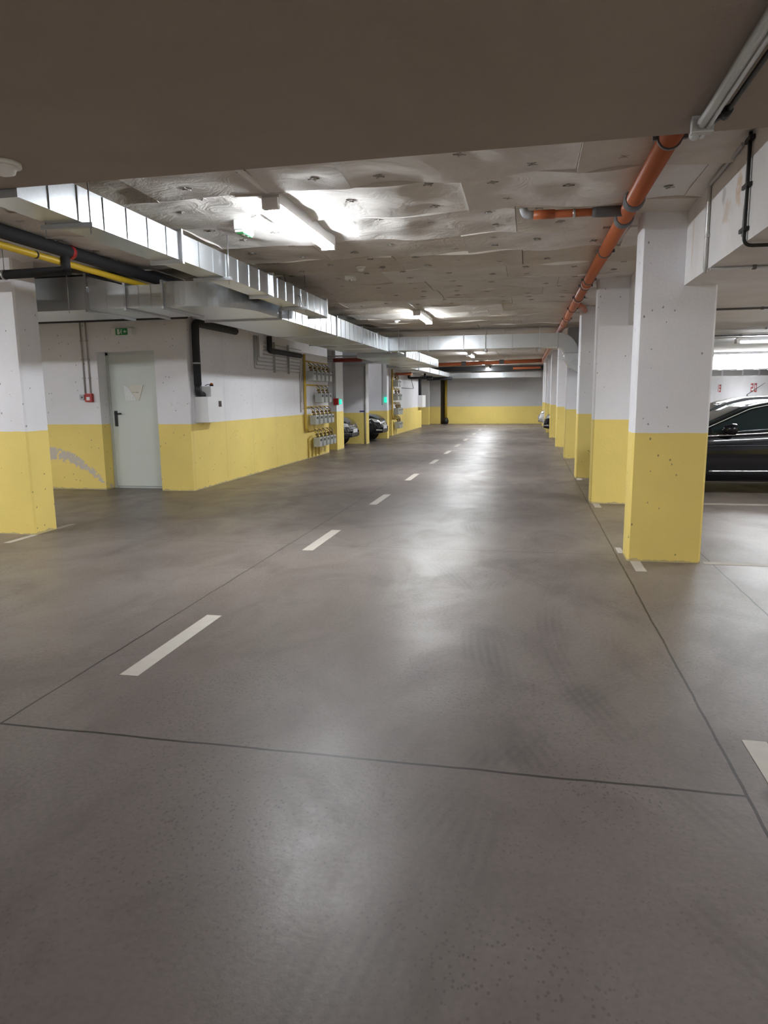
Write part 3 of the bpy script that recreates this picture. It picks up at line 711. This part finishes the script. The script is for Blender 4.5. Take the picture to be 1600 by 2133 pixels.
# ------------------------------------------------------------------ gas meter banks
def make_meter():
    r = thing('gas_meter', '', 'meter', (0, 0, 0), 'gas meters')
    MB().box(-.085, .085, -.10, .10, -.13, .10, .02).build('case', M['meter'], r)
    w = MB().box(.084, .092, -.07, .05, .01, .065, .003).build('counter', M['meterdark'], r)
    for s in (-1, 1):
        MB().tube([(0, s * .055, .10), (0, s * .055, .13)], .022, 10).build('union', M['brass'], r)
    MB().tube(bend([(0, -.055, .13), (0, -.055, .21), (-.06, -.055, .24)], .04), .013, 8).build('inlet_pipe', M['yellow_pipe'], r)
    MB().tube(bend([(0, .055, .13), (0, .055, .23), (-.1, .075, .30)], .05), .011, 8).build('outlet_pipe', M['grey_rubber'], r)
    MB().box(-.035, .035, -.095, -.015, .15, .20, .012).build('regulator', M['brass'], r)
    return r
gm = make_meter(); first = True
rows_near = [('top', 2.03, [16.36, 16.72, 17.08, 17.44, 17.78]), ('second', 1.50, [16.98, 17.34, 17.7]), ('third', .97, [16.5, 16.86, 17.22, 17.58, 17.9]), ('bottom', .41, [16.75, 17.08, 17.42, 17.75, 18.06])]
for rn, z, ys in rows_near:
    for i, y in enumerate(ys):
        o = gm if first else dup(gm, (0, 0, 0)); first = False
        o.location = (-5.16, y, z); o['label'] = '%s grey gas meter in the %s row of the near meter bank' % (ORD[i], rn)
        o['group'] = 'near bank of gas meters'
for rn, z, ys in [('top', 2.02, [26.55, 26.95]), ('second', 1.50, [26.5, 27.1]), ('third', .95, [26.6, 26.95, 27.3]), ('bottom', .42, [26.85, 27.25])]:
    for i, y in enumerate(ys):
        o = dup(gm, (-5.0, y, z), '%s grey gas meter in the %s row of the far meter bank' % (ORD[i], rn)); o['group'] = 'far bank of gas meters'; o.scale = (1.25, 1.25, 1.12)
def manifold(x, y0, y1, zt, zs, label):
    t = thing('gas_manifold', label, 'gas pipe', (x, y0, .3))
    MB().tube(bend([(x + .03, y0, zt), (x + .03, y0, .78), (x + .05, y0 + .15, .68)], .05), .032, 10).build('riser', M['yellow_pipe'], t)
    for z in zs: MB().tube([(x + .03, y0, z), (x + .06, y1, z)], .016, 8).build('header', M['yellow_pipe'], t)
    return t
manifold(-5.32, 16.22, 18.1, 2.52, (2.36, 1.80, 1.27, .70), 'yellow gas riser and headers of the near meter bank')
manifold(-5.13, 26.25, 27.6, 2.52, (2.36, 1.80, 1.27, .70), 'yellow gas riser and headers of the far meter bank')
for i in range(4):
    y = 16.5 + .3 * i
    tag(MB().tube(bend([(-5.33, y, .02), (-5.33, y, .5 - .05 * i), (-5.26, y + .06, .56 - .05 * i)], .05), .014, 8).build('drop_pipe', M['yellow_pipe']), '%s thin yellow drop pipe under the near meter bank' % ORD[i], 'pipe', 'yellow drop pipes under the near meters')
for i in range(8):
    y0 = 13.22 + .085 * i; z = 2.08 + .075 * i; y1 = 16.15 + .0 * i - .02 * (7 - i)
    ztop = 2.72
    if i < 4: pts = [(-5.335, y0, ztop), (-5.335, y0, z), (-5.335, y1, z)]
    else: pts = [(-5.335, 13.62 + .02 * i, z), (-5.335, y1, z)]
    if i % 2 == 0: pts += [(-5.335, y1, 1.15 + .12 * i)]
    tag(MB().tube(bend(pts, .04), .0115, 8).build('service_pipe', M['grey_pvc'] if i % 2 else M['zinc']), '%s from the bottom of the thin grey pipes bent along the left wall' % (['lowest'] + ORD[1:])[i], 'pipe', 'thin grey service pipes')
for i, y in enumerate((14.3, 15.2)):
    tag(MB().box(-5.349, -5.30, y - .012, y + .012, 2.03, 2.66).build('pipe_bracket', M['zinc']), '%s upright bracket across the thin grey pipes' % ('near', 'far')[i], 'bracket')
# thin cable loops right of the far meters
tag(MB().tube(bend([(-5.155, 28.6, 2.4), (-5.155, 30.8, 2.4), (-5.155, 31.6, 1.85), (-5.155, 28.6, 1.85)], .03), .012, 6).build('cable', M['grey_rubber']), 'thin cable loop on the far left wall', 'cable')
tag(MB().tube(bend([(-5.11, 33.2, 1.55), (-5.11, 33.2, 2.36), (-4.5, 33.2, 2.36)], .06), .075, 10).build('flue_pipe', M['black_ins']), 'black flue pipe standing above the far white cabinet', 'pipe')
tag(MB().box(-5.169, -4.95, 33.0, 34.0, .98, 1.55, .02).build('wall_cabinet', M['white_metal']), 'small far white cabinet on the left wall', 'cabinet')
tag(MB().tube(bend([(-5.1, 30.0, 2.45), (-5.1, 30.0, 2.28), (-4.4, 30.0, 2.28), (-4.4, 30.0, 2.455)], .05), .05, 8).build('insulated_pipe', M['black_ins']), 'black pipe loop under the far flat duct', 'pipe')
tag(MB().tube([(-5.2, 36.2, 2.40), (-3.9, 36.2, 2.40)], .09, 8).build('insulated_pipe', M['black_ins']), 'thick black pipe before the far wall duct', 'pipe')
t = thing('gas_pipe', 'dark yellow vertical pipe standing in the slot of the far wall', 'pipe', (-4.45, 37.8, 0))
MB().tube([(-4.40, 37.8, 0), (-4.40, 37.8, 2.4)], .07, 10).build('pipe', simple('dim_yellow_pipe', (.40, .27, .03), .5), t)
MB().tube([(-4.40, 37.78, .02), (-4.40, 37.78, .16), (-4.40, 37.78, .3), (-4.40, 37.78, .34)], [.13, .16, .12, .08], 12).build('black_foot', M['black'], t)
tag(MB().box(-4.69, -4.50, 37.98, 38.14, 0, 2.38).build('slot_filler', M['darkslot']), 'dark brown lining inside the slot of the far wall', 'filler')  # dark brown box filling the back of the slot

# pier call point, LED boxes, conduits, panels
t = thing('fire_call_point', 'red call point with glowing green box on the pier past the meters', 'call point', (-5.3, 19.4, 1.3))
MB().box(-5.40, -5.26, 19.10, 19.199, 1.28, 1.47, .01).build('case', M['red'], t)
MB().box(-5.335, -5.22, 19.20, 19.34, 1.30, 1.44, .01).build('led_box', M['greenled'], t)
for i, x in enumerate((-5.42, -5.37)): tag(MB().tube([(x, 19.185, 1.48), (x, 19.185, 2.95)], .011, 8).build('conduit', M['conduit']), '%s thin conduit rising from the red call point on the pier' % ('left', 'right')[i], 'conduit')
t = thing('led_box', 'glowing green box at the edge of the second bay wall', 'box', (-5.0, 24.6, 1.3))
MB().box(-5.07, -4.985, 24.56, 24.649, 1.29, 1.48, .01).build('case', M['greenled'], t)
tag(MB().tube([(-5.16, 24.635, 1.2), (-5.16, 24.635, 2.9)], .014, 8).build('conduit', M['conduit']), 'dark conduit on the second bay wall beside the green box', 'conduit')
tag(MB().box(-5.62, -5.50, 19.175, 19.199, 2.16, 2.29).build('vent_grille', M['conduit']), 'small grey vent high on the pier with the call point', 'vent')
tag(MB().box(-5.40, -5.18, 26.44, 26.499, 1.82, 2.28, .01).build('panel_board', M['white_pl']), 'white panel on the far pier left of the far meters', 'panel')
tag(MB().box(-5.30, -5.12, 21.835, 21.849, 1.03, 1.065).build('bay_label', M['bluesticker']), 'small dark blue plate on the first bay wall', 'plate')
tag(MB().tube([(-5.13, 21.835, .0), (-5.13, 21.835, 2.45)], .018, 8).build('conduit', M['conduit']), 'grey conduit at the edge of the first bay wall', 'conduit')

# ceiling detectors
def detector(x, y, z, r, label, mat='white_pl'):
    t = thing('smoke_detector', label, 'detector', (x, y, z - .05))
    MB().tube([(x, y, z), (x, y, z - .018), (x, y, z - .02)], [r, r, r * .9], 16).build('base', M[mat], t)
    MB().tube([(x, y, z - .018), (x, y, z - .05), (x, y, z - .06)], [r * .75, r * .62, r * .3], 16).build('head', M[mat], t)
detector(-2.62, 3.27, ZS, .085, 'round white smoke detector on the dark soffit at the left edge')
detector(-1.98, 8.3, ZC - .015, .06, 'round white smoke detector on the insulation beyond the nearest tube light')
detector(-2.66, 14.2, ZC - .012, .075, 'white smoke detector beside the second tube light')
t = thing('sensor_box', 'small square white sensor on the insulation near the round detector', 'sensor', (-2.26, 8.9, 2.95))
MB().box(-2.32, -2.20, 8.85, 8.97, 2.965, 3.02, .01).build('case', M['white_pl'], t)
MB().tube([(-2.26, 8.91, 2.966), (-2.26, 8.91, 2.955)], .02, 10).build('lens', M['grey_pvc'], t)
for i, (x, y) in enumerate(((-2.35, 27.3), (-2.4, 31.0))): detector(x, y, ZC, .09, ('white detector near the light before the far orange pipe', 'white detector behind the far orange pipe')[i])
tag(MB().tube([(-3.02, 8.55, ZC - .02), (-2.99, 8.57, 2.86), (-2.83, 8.6, 2.74), (-2.82, 8.6, 2.64)], .004, 6).build('cable', M['cable']), 'thin dark cable hanging over the slim duct', 'cable')

# ------------------------------------------------------------------ right: conduits and cables
t = thing('cable_conduit', 'pair of zinc conduits along the dark soffit at the upper right', 'conduit', (.7, 1, ZS))
MB().tube([(.70, 3.58, ZS - .035), (.70, -4, ZS - .035)], .022, 10).build('tube', M['zinc'], t)
MB().tube([(.725, 3.55, ZS - .05), (.725, -4, ZS - .05)], .011, 8).build('thin_tube', M['steel'], t)
for y in (3.45, 2.0, .8): MB().box(.66, .75, y - .02, y + .02, ZS - .07, ZS - .001, .004).build('clip', M['zinc'], t)
t = thing('power_cable', 'black cable tied along the soffit conduits at the upper right', 'cable', (.76, 2.5, ZS))
MB().tube([(.76, 3.5, ZS - .01), (.775, 3.35, ZS - .03), (.77, 2.8, ZS - .04), (.785, 2.4, ZS - .04), (.775, 1.8, ZS - .04), (.78, -2, ZS - .04)], .011, 8).build('cable', M['cable'], t)
for y in (3.33, 2.72): MB().tube([(.772, y - .03, ZS - .032), (.772, y + .03, ZS - .036)], .02, 8).build('tie', M['cable'], t)
t = thing('power_cable', 'black cable dropping down the slab edge at the right', 'cable', (1.24, 4.75, 2.4))
MB().tube(bend([(1.245, 4.76, 3.02), (1.243, 4.745, 2.75), (1.243, 4.74, 2.375), (1.9, 4.78, 2.375), (3.2, 4.78, 2.38)], .05), .011, 8).build('cable', M['cable'], t)
MB().tube([(1.25, 4.80, 3.0), (1.25, 4.80, 2.44)], .008, 8).build('thin_tube', M['zinc'], t)
for z in (2.98, 2.72, 2.47): MB().box(1.23, 1.262, 4.71, 4.82, z - .012, z + .012).build('clip', M['cable'], t)
t = thing('cable_conduit', 'zinc conduit running down the slab edge beside the nearest column', 'conduit', (1.25, 5.75, 2.4))
MB().tube(bend([(1.245, 4.9, 3.0), (1.247, 5.72, 2.99), (1.247, 5.70, 2.385), (1.247, 5.70, 2.385 - .0)], .03), .014, 8).build('tube', M['zinc'], t)
MB().tube([(1.243, 5.735, 2.95), (1.243, 5.725, 2.41)], .008, 8).build('thin_tube', M['steel'], t)
MB().box(1.236, 1.262, 5.68, 5.75, 2.62, 2.645).build('clip', M['zinc'], t)
for i, (y, x0, lb) in enumerate(((5.6, 1.255, 'thin conduit across the low slab nearest the camera'), (8.27, 1.35, 'dark thin conduit across the low slab above the second column'),
                             (10.8, 1.7, 'third thin conduit across the low slab'), (12.0, 1.7, 'conduit across the low slab feeding the tube light above the black saloon'))):
    t = thing('cable_conduit', lb, 'conduit', (3, y, ZR - .02))
    MB().tube([(x0, y, ZR - .014), (6.2, y, ZR - .014)], .011, 8).build('tube', M['grey_rubber'] if i % 2 else M['conduit'], t)
    for x in (1.55, 2.4, 3.2): 
        if x > x0: MB().box(x - .012, x + .012, y - .018, y + .018, ZR - .03, ZR - .001).build('clip', M['grey_rubber'], t)

# bay numbers on the right wall
SEG = {'1': 'bc', '9': 'abcdfg', '2': 'abged', '0': 'abcdef'}
def number(txt, ycen, zc, label):
    w, hh, th, gap = .22, .25, .05, .10
    m = MB(); n_ = len(txt); tot = n_ * w + (n_ - 1) * gap
    for k, ch in enumerate(txt):
        # text on a wall facing -x reads towards -y
        yl = ycen + tot / 2 - k * (w + gap)
        def bxx(u0, u1, v0, v1): m.box(6.294, 6.2995, yl - u1, yl - u0, zc + v0, zc + v1)
        h2 = hh / 2
        for s in SEG[ch]:
            if s == 'a': bxx(0, w, h2 - th, h2)
            if s == 'd': bxx(0, w, -h2, -h2 + th)
            if s == 'g': bxx(0, w, -th / 2, th / 2)
            if s == 'f': bxx(0, th, 0, h2)
            if s == 'e': bxx(0, th, -h2, 0)
            if s == 'b': bxx(w - th, w, 0, h2)
            if s == 'c': bxx(w - th, w, -h2, 0)
    tag(m.build('bay_number', M['numred']), label, 'number')
number('20', 21.95, 1.645, 'nearer red stencilled number, a twenty, above the roof of the black saloon')
number('19', 25.75, 1.66, 'farther red stencilled number, a nineteen, close to the nearest column')

# ------------------------------------------------------------------ cars
def lerp(tab, x):
    if x <= tab[0][0]: return tab[0][1]
    for (a, va), (c, vc) in zip(tab, tab[1:]):
        if x <= c:
            t = (x - a) / (c - a); return va + (vc - va) * t
    return tab[-1][1]
def slerp(tab, x, e=.06):
    return (lerp(tab, x - e) + 2 * lerp(tab, x) + lerp(tab, x + e)) / 4
def make_car(label, group, prof, belt, halfw, roofw, paint, plate_front=True, style='a', windows=(), screen=None, rear=None, wheels=(1.35, -1.35), wr=.32, trim=False):
    """length along local x, nose at +x; returns the root at the origin"""
    root = thing('car', label, 'car', (0, 0, 0), group)
    xs0, xs1 = prof[0][0], prof[-1][0]
    n = 70; rings = []
    bm = bmesh.new()
    for i in range(n + 1):
        x = xs0 + (xs1 - xs0) * i / n
        zt = slerp(prof, x); zb_ = min(slerp(belt, x), zt - .012); W = slerp(halfw, x); Rw = slerp(roofw, x)
        zl = .20 + .10 * max(0, (abs(x) - (xs1 - .55)) / .55) if abs(x) > xs1 - .55 else .20
        cab = max(0, min(1, (zt - zb_) / .12))
        wr_ = W * .90 * (1 - cab) + Rw * cab
        pts = [(0, zl), (W * .82, zl), (W * .95, zl + .05), (W * .985, zl + .18), (W, zl + .5 * (zb_ - zl)), (W * .995, zb_ - .14), (W * .975, zb_ - .05), (W * .945, zb_)]
        for q in (.25, .5, .75): pts.append((W * .935 + (wr_ - W * .935) * q ** 1.1, zb_ + (zt - .05 * cab - zb_) * q))
        pts += [(wr_, zt - .045 * cab - .004), (wr_ - .05, zt - .02 * cab), (wr_ * .72, zt - .006), (wr_ * .35, zt), (0, zt + .002)]
        full = [(-a, z) for a, z in pts[::-1][:-1]] + pts[0:]
        full = [(y, z) for y, z in [(-a, z) for a, z in pts[::-1]]][:-1] + pts
        ring = [bm.verts.new((x, y, z)) for y, z in full[:-1]]
        rings.append(ring)
    k = len(rings[0])
    for i in range(n):
        for j in range(k):
            f = bm.faces.new((rings[i][j], rings[i][(j + 1) % k], rings[i + 1][(j + 1) % k], rings[i + 1][j])); f.smooth = True
    bm.faces.new(rings[0][::-1]); bm.faces.new(rings[-1])
    bmesh.ops.recalc_face_normals(bm, faces=bm.faces[:])
    bvh = BVHTree.FromBMesh(bm)
    me = bpy.data.meshes.new('body'); bm.to_mesh(me); bm.free(); me.materials.append(paint)
    o = bpy.data.objects.new('body', me); COL.objects.link(o); o.parent = root; WORLD[o.name] = Vector((0, 0, 0))
    def patch(name, mat, pts2, d, off=.006, parent=None, thick=.012):
        """pts2: grid rows of points in the plane across direction d, thrown onto the body"""
        m = MB(); d = Vector(d); A = []
        for row in pts2:
            r_ = []
            for p in row:
                o_ = Vector(p) - d * 6
                hit = bvh.ray_cast(o_, d)
                r_.append(hit[0] if hit[0] is not None else None)
            A.append(r_)
        V = [[m.bm.verts.new(q - d * off) if q is not None else None for q in r_] for r_ in A]
        U = [[m.bm.verts.new(q + d * (thick - off)) if q is not None else None for q in r_] for r_ in A]
        nr, nc = len(V), len(V[0])
        ok = lambda i, j: all(V[a][c] is not None for a in (i, i + 1) for c in (j, j + 1))
        for i in range(nr - 1):
            for j in range(nc - 1):
                if not ok(i, j): continue
                f = m.bm.faces.new((V[i][j], V[i + 1][j], V[i + 1][j + 1], V[i][j + 1])); f.smooth = True
                for (a, c, e_, g, ni, nj) in ((i, j, i, j + 1, i - 1, j), (i + 1, j, i + 1, j + 1, i + 1, j), (i, j, i + 1, j, i, j - 1), (i, j + 1, i + 1, j + 1, i, j + 1)):
                    if not (0 <= ni < nr - 1 and 0 <= nj < nc - 1 and ok(ni, nj)):
                        m.bm.faces.new((V[a][c], V[e_][g], U[e_][g], U[a][c]))
        if not m.bm.faces: m.bm.free(); return None
        loose = [v for v in m.bm.verts if not v.link_faces]
        bmesh.ops.delete(m.bm, geom=loose, context='VERTS')
        return m.build(name, mat, parent or root)
    def quad(a, c, e, g, nu, nv):
        """bilinear grid of 3D points between four corners"""
        a, c, e, g = map(Vector, (a, c, e, g)); return [[(a * (1 - u / nu) + c * (u / nu)) * (1 - v / nv) + (g * (1 - u / nu) + e * (u / nu)) * (v / nv) for u in range(nu + 1)] for v in range(nv + 1)]
    for s in (1, -1):
        for (xa, xb, z_lo, z_hi) in windows:     # lower edge from xa to xb, upper edge follows z_hi(x)
            rows = []
            for v in range(9):
                rows.append([(xa + (xb - xa) * u / 22, 0, z_lo(xa + (xb - xa) * u / 22) * (1 - v / 8) + z_hi(xa + (xb - xa) * u / 22) * v / 8) for u in range(23)])
            patch('side_window', M['glass'], rows, (0, -s, 0), .005)
        if trim:
            for nm, z_f, hh, xa, xb, mt in trim:
                rows = [[(xa + (xb - xa) * u / 40, 0, z_f(xa + (xb - xa) * u / 40) + (v - .5) * hh) for u in range(41)] for v in range(2)]
                patch(nm, mt, rows, (0, -s, 0), .010, thick=.02)
    if screen:
        (xa, wa), (xb, wb) = screen
        rows = [[(xa + (xb - xa) * v / 12, -(wa + (wb - wa) * v / 12) + 2 * (wa + (wb - wa) * v / 12) * u / 12, 0) for u in range(13)] for v in range(13)]
        patch('windscreen', M['glass'], rows, (0, 0, -1), .005)
    if rear:
        (xa, wa), (xb, wb) = rear
        rows = [[(xa + (xb - xa) * v / 12, -(wa + (wb - wa) * v / 12) + 2 * (wa + (wb - wa) * v / 12) * u / 12, 0) for u in range(13)] for v in range(13)]
        patch('rear_window', M['glass'], rows, (0, 0, -1), .005)
    for x in wheels:
        for s in (1, -1):
            W = slerp(halfw, x)
            y = s * (W - .10)
            MB().tube([(x, s * (W - .05), wr), (x, s * (W + .006), wr)], wr + .05, 28).build('wheel_arch', M['black'], root)
            w = MB().tube([(x, s * (W - .19), wr), (x, s * (W - .18), wr), (x, s * (W - .01), wr), (x, s * (W + .012), wr)], [wr * .9, wr, wr, wr * .93], 28).build('wheel', M['tyre'], root)
            m = MB(); m.tube([(x, s * (W - .03), wr), (x, s * (W + .018), wr)], wr * .62, 24)
            for a in range(5):
                t = a * 2 * PI / 5; c_, s_ = math.cos(t), math.sin(t)
                m.tube([(x, s * (W + .02), wr), (x + c_ * wr * .6, s * (W + .02), wr + s_ * wr * .6)], .022, 6)
            m.build('rim', M['rim'], w)
    # front
    nose = xs1
    D = (-1, 0, 0)
    for s in (1, -1):
        if style == 'a':
            hl = patch('headlight', M['lens'], quad((0, s * .44, .60), (0, s * .74, .62), (0, s * .76, .74), (0, s * .50, .70), 10, 6), D)
            patch('fog_light_recess', M['black'], quad((0, s * .48, .32), (0, s * .74, .34), (0, s * .74, .44), (0, s * .48, .42), 6, 4), D)
        else:
            hl = patch('headlight', M['lens'], quad((0, s * .42, .64), (0, s * .72, .66), (0, s * .78, .80), (0, s * .56, .74), 10, 6), D)
            patch('fog_light', M['lens'], quad((0, s * .50, .37), (0, s * .68, .38), (0, s * .68, .43), (0, s * .50, .41), 6, 4), D)
    g = patch('grille', M['black'], quad((0, -.42, .585), (0, .42, .585), (0, .46, .675), (0, -.46, .675), 16, 4) if style == 'a' else quad((0, -.32, .52), (0, .32, .52), (0, .40, .62), (0, -.40, .62), 16, 4), D)
    patch('lower_intake', M['black'], quad((0, -.42, .30), (0, .42, .30), (0, .42, .43), (0, -.42, .43), 14, 4), D)
    patch('splitter', M['cargrey'], quad((0, -.7, .285), (0, .7, .285), (0, .7, .30), (0, -.7, .30), 14, 2), D, .018, thick=.03)
    xf = bvh.ray_cast(Vector((6, 0, .48)), Vector((-1, 0, 0)))[0].x
    bz = .63 if style == 'a' else .58
    xg = bvh.ray_cast(Vector((6, 0, bz)), Vector((-1, 0, 0)))[0].x
    if style in 'ab':
        m = MB(); m.tube([(xg + .004, 0, bz), (xg + .016, 0, bz)], .055, 20); bd = m.build('badge', M['chrome'], root)
    if plate_front:
        pl = MB().box(xf + .0, xf + .025, -.26, .26, .43, .545, .004).build('number_plate', M['plate'], root)
        MB().box(xf + .024, xf + .027, .215, .255, .435, .54).build('country_band', M['plateblue'], pl)
    # mirrors
    for s in (1, -1):
        if windows:
            xm = windows[0][1] - .18; zm = belt_at = slerp(belt, xm) + .05
            W = slerp(halfw, xm)
            m = MB(); m.tube([(xm + .06, s * (W + .03), zm + .02), (xm + .055, s * (W + .03), zm + .02), (xm + .02, s * (W + .06), zm + .03), (xm - .05, s * (W + .10), zm + .035), (xm - .10, s * (W + .10), zm + .035), (xm - .115, s * (W + .10), zm + .035)], [.01, .035, .068, .082, .08, .06], 14)
            m.tube([(xm, s * (W - .06), zm - .04), (xm, s * (W + .06), zm)], .022, 8)
            m.build('mirror', paint, root)
    return root

# saloon, black, seen side-on in the right bay; faces the aisle (-x)
sal_prof = [(-2.33, .80), (-2.28, .95), (-1.75, 1.05), (-.95, 1.335), (-.35, 1.405), (.10, 1.40), (.42, 1.335), (.80, 1.16), (1.18, .985), (1.9, .88), (2.2, .78), (2.31, .60), (2.34, .50)]
sal_belt = [(-2.33, .76), (-2.2, .90), (-1.3, .965), (0, .945), (1.1, .885), (1.9, .82), (2.2, .74), (2.34, .46)]
sal_w = [(-2.33, .66), (-2.15, .82), (-1.2, .90), (1.2, .90), (2.0, .85), (2.25, .70), (2.34, .55)]
sal_r = [(-2.33, .6), (-1.7, .62), (-.9, .60), (.4, .61), (.9, .68), (1.25, .76), (2.34, .6)]
def top_edge(x): return slerp(sal_prof, x) - .085
def sbelt(x): return slerp(sal_belt, x) + .018
saloon = make_car('black saloon with chrome strips parked side-on right of the nearest column', None, sal_prof, sal_belt, sal_w, sal_r, M['carblack'], style='b', wheels=(1.5, -1.35),
    windows=[(-.02, .98, sbelt, lambda x: max(sbelt(x) + .004, top_edge(x))), (-.98, -.16, sbelt, lambda x: max(sbelt(x) + .004, top_edge(x)))],
    screen=((.46, .50), (1.12, .66)), rear=((-1.55, .55), (-1.0, .5)), trim=[('window_trim', lambda x: slerp(sal_belt, x) - .005, .020, -1.3, 1.12, M['chrome']),
    ('side_moulding', lambda x: .375 - x * .008, .016, -1.0, 1.0, M['chrome']), ('sill', lambda x: .215, .03, -1.0, 1.0, M['carblack']),
    ('roof_trim', lambda x: max(slerp(sal_belt, x), slerp(sal_prof, x) - .062), .010, -1.0, 1.1, M['zinc'])])
saloon.rotation_euler = (0, 0, PI); saloon.location = (3.62, 11.85, 0)
# character line: a crease along the flank
for s in (1, -1):
    m = MB(); pts = [(-1.9 + 3.6 * i / 30, s * (slerp(sal_w, -1.9 + 3.6 * i / 30) - .004), .765 - .035 * (i / 30)) for i in range(31)]
    m.tube(pts, .011, 8); m.build('flank_crease', M['carblack'], saloon)
    for x in (-.05, -.95):
        MB().tube([(x - .1, s * .905, .80), (x - .08, s * .935, .805), (x + .08, s * .935, .81), (x + .1, s * .905, .81)], .013, 8).build('door_handle', M['chrome'], saloon)
hat_prof = [(-2.05, .62), (-2.03, .95), (-1.75, 1.26), (-1.4, 1.40), (-.5, 1.46), (.1, 1.43), (.45, 1.34), (.95, 1.06), (1.2, .98), (1.75, .88), (1.98, .76), (2.06, .62), (2.10, .45)]
hat_belt = [(-2.05, .58), (-1.9, .93), (-1.0, .96), (0, .94), (1.1, .90), (1.75, .83), (1.98, .70), (2.10, .42)]
hat_w = [(-2.05, .70), (-1.8, .84), (-1.2, .885), (1.2, .885), (1.7, .84), (1.95, .70), (2.06, .60), (2.10, .50)]
hat_r = [(-2.05, .58), (-1.5, .58), (.4, .60), (1.0, .72), (1.3, .76), (2.10, .55)]
def hbelt(x): return slerp(hat_belt, x) + .018
def htop(x): return max(hbelt(x) + .004, slerp(hat_prof, x) - .09)
hatwin = [(-.1, 1.0, hbelt, htop), (-1.1, -.2, hbelt, htop), (-1.7, -1.2, hbelt, htop)]
def hatch(label, paint, style):
    return make_car(label, None, hat_prof, hat_belt, hat_w, hat_r, paint, style=style, windows=hatwin, screen=((.5, .48), (1.08, .66)), rear=((-1.95, .5), (-1.55, .5)))
h1 = hatch('dark grey hatchback poking out of the first left bay past the meters', M['cargrey'], 'a'); h1.location = (-7.33, 20.85, 0)
h2 = hatch('black hatchback poking out of the second left bay', M['carblack'], 'b'); h2.location = (-6.93, 23.5, 0)
h3 = hatch('dark hatchback parked behind the black saloon, aerial on its roof', M['cargrey'], 'a'); h3.location = (3.95, 14.3, 0); h3.rotation_euler = (0, 0, PI)
MB().tube([(-.05, 0, 1.445), (-.05, 0, 1.47), (-.34, 0, 1.68)], [.02, .008, .004], 8).build('aerial', M['black'], h3)
h4 = hatch('dark car nose showing between the columns farther down the aisle', M['carblack'], 'b'); h4.location = (2.66, 26.9, 0); h4.rotation_euler = (0, 0, PI)
h5 = hatch('white car with black front at the far end of the column row', M['carwhite'], 'b'); h5.location = (2.54, 33.2, 0); h5.rotation_euler = (0, 0, PI)

# ------------------------------------------------------------------ world and view
w = bpy.data.worlds.new('world'); S.world = w; w.use_nodes = True
w.node_tree.nodes['Background'].inputs[0].default_value = (0, 0, 0, 1); w.node_tree.nodes['Background'].inputs[1].default_value = 0
S.view_settings.view_transform = 'Standard'; S.view_settings.look = 'None'; S.view_settings.gamma = 1; S.view_settings.use_curve_mapping = False
S.view_settings.exposure = 2.9
S.cycles.use_denoising = True
try: S.cycles.denoiser = 'OPENIMAGEDENOISE'
except Exception: pass
S.cycles.max_bounces = 10; S.cycles.diffuse_bounces = 7; S.cycles.glossy_bounces = 4
S.cycles.sample_clamp_indirect = 8; S.cycles.caustics_reflective = False; S.cycles.caustics_refractive = False
S.cycles.use_light_tree = True
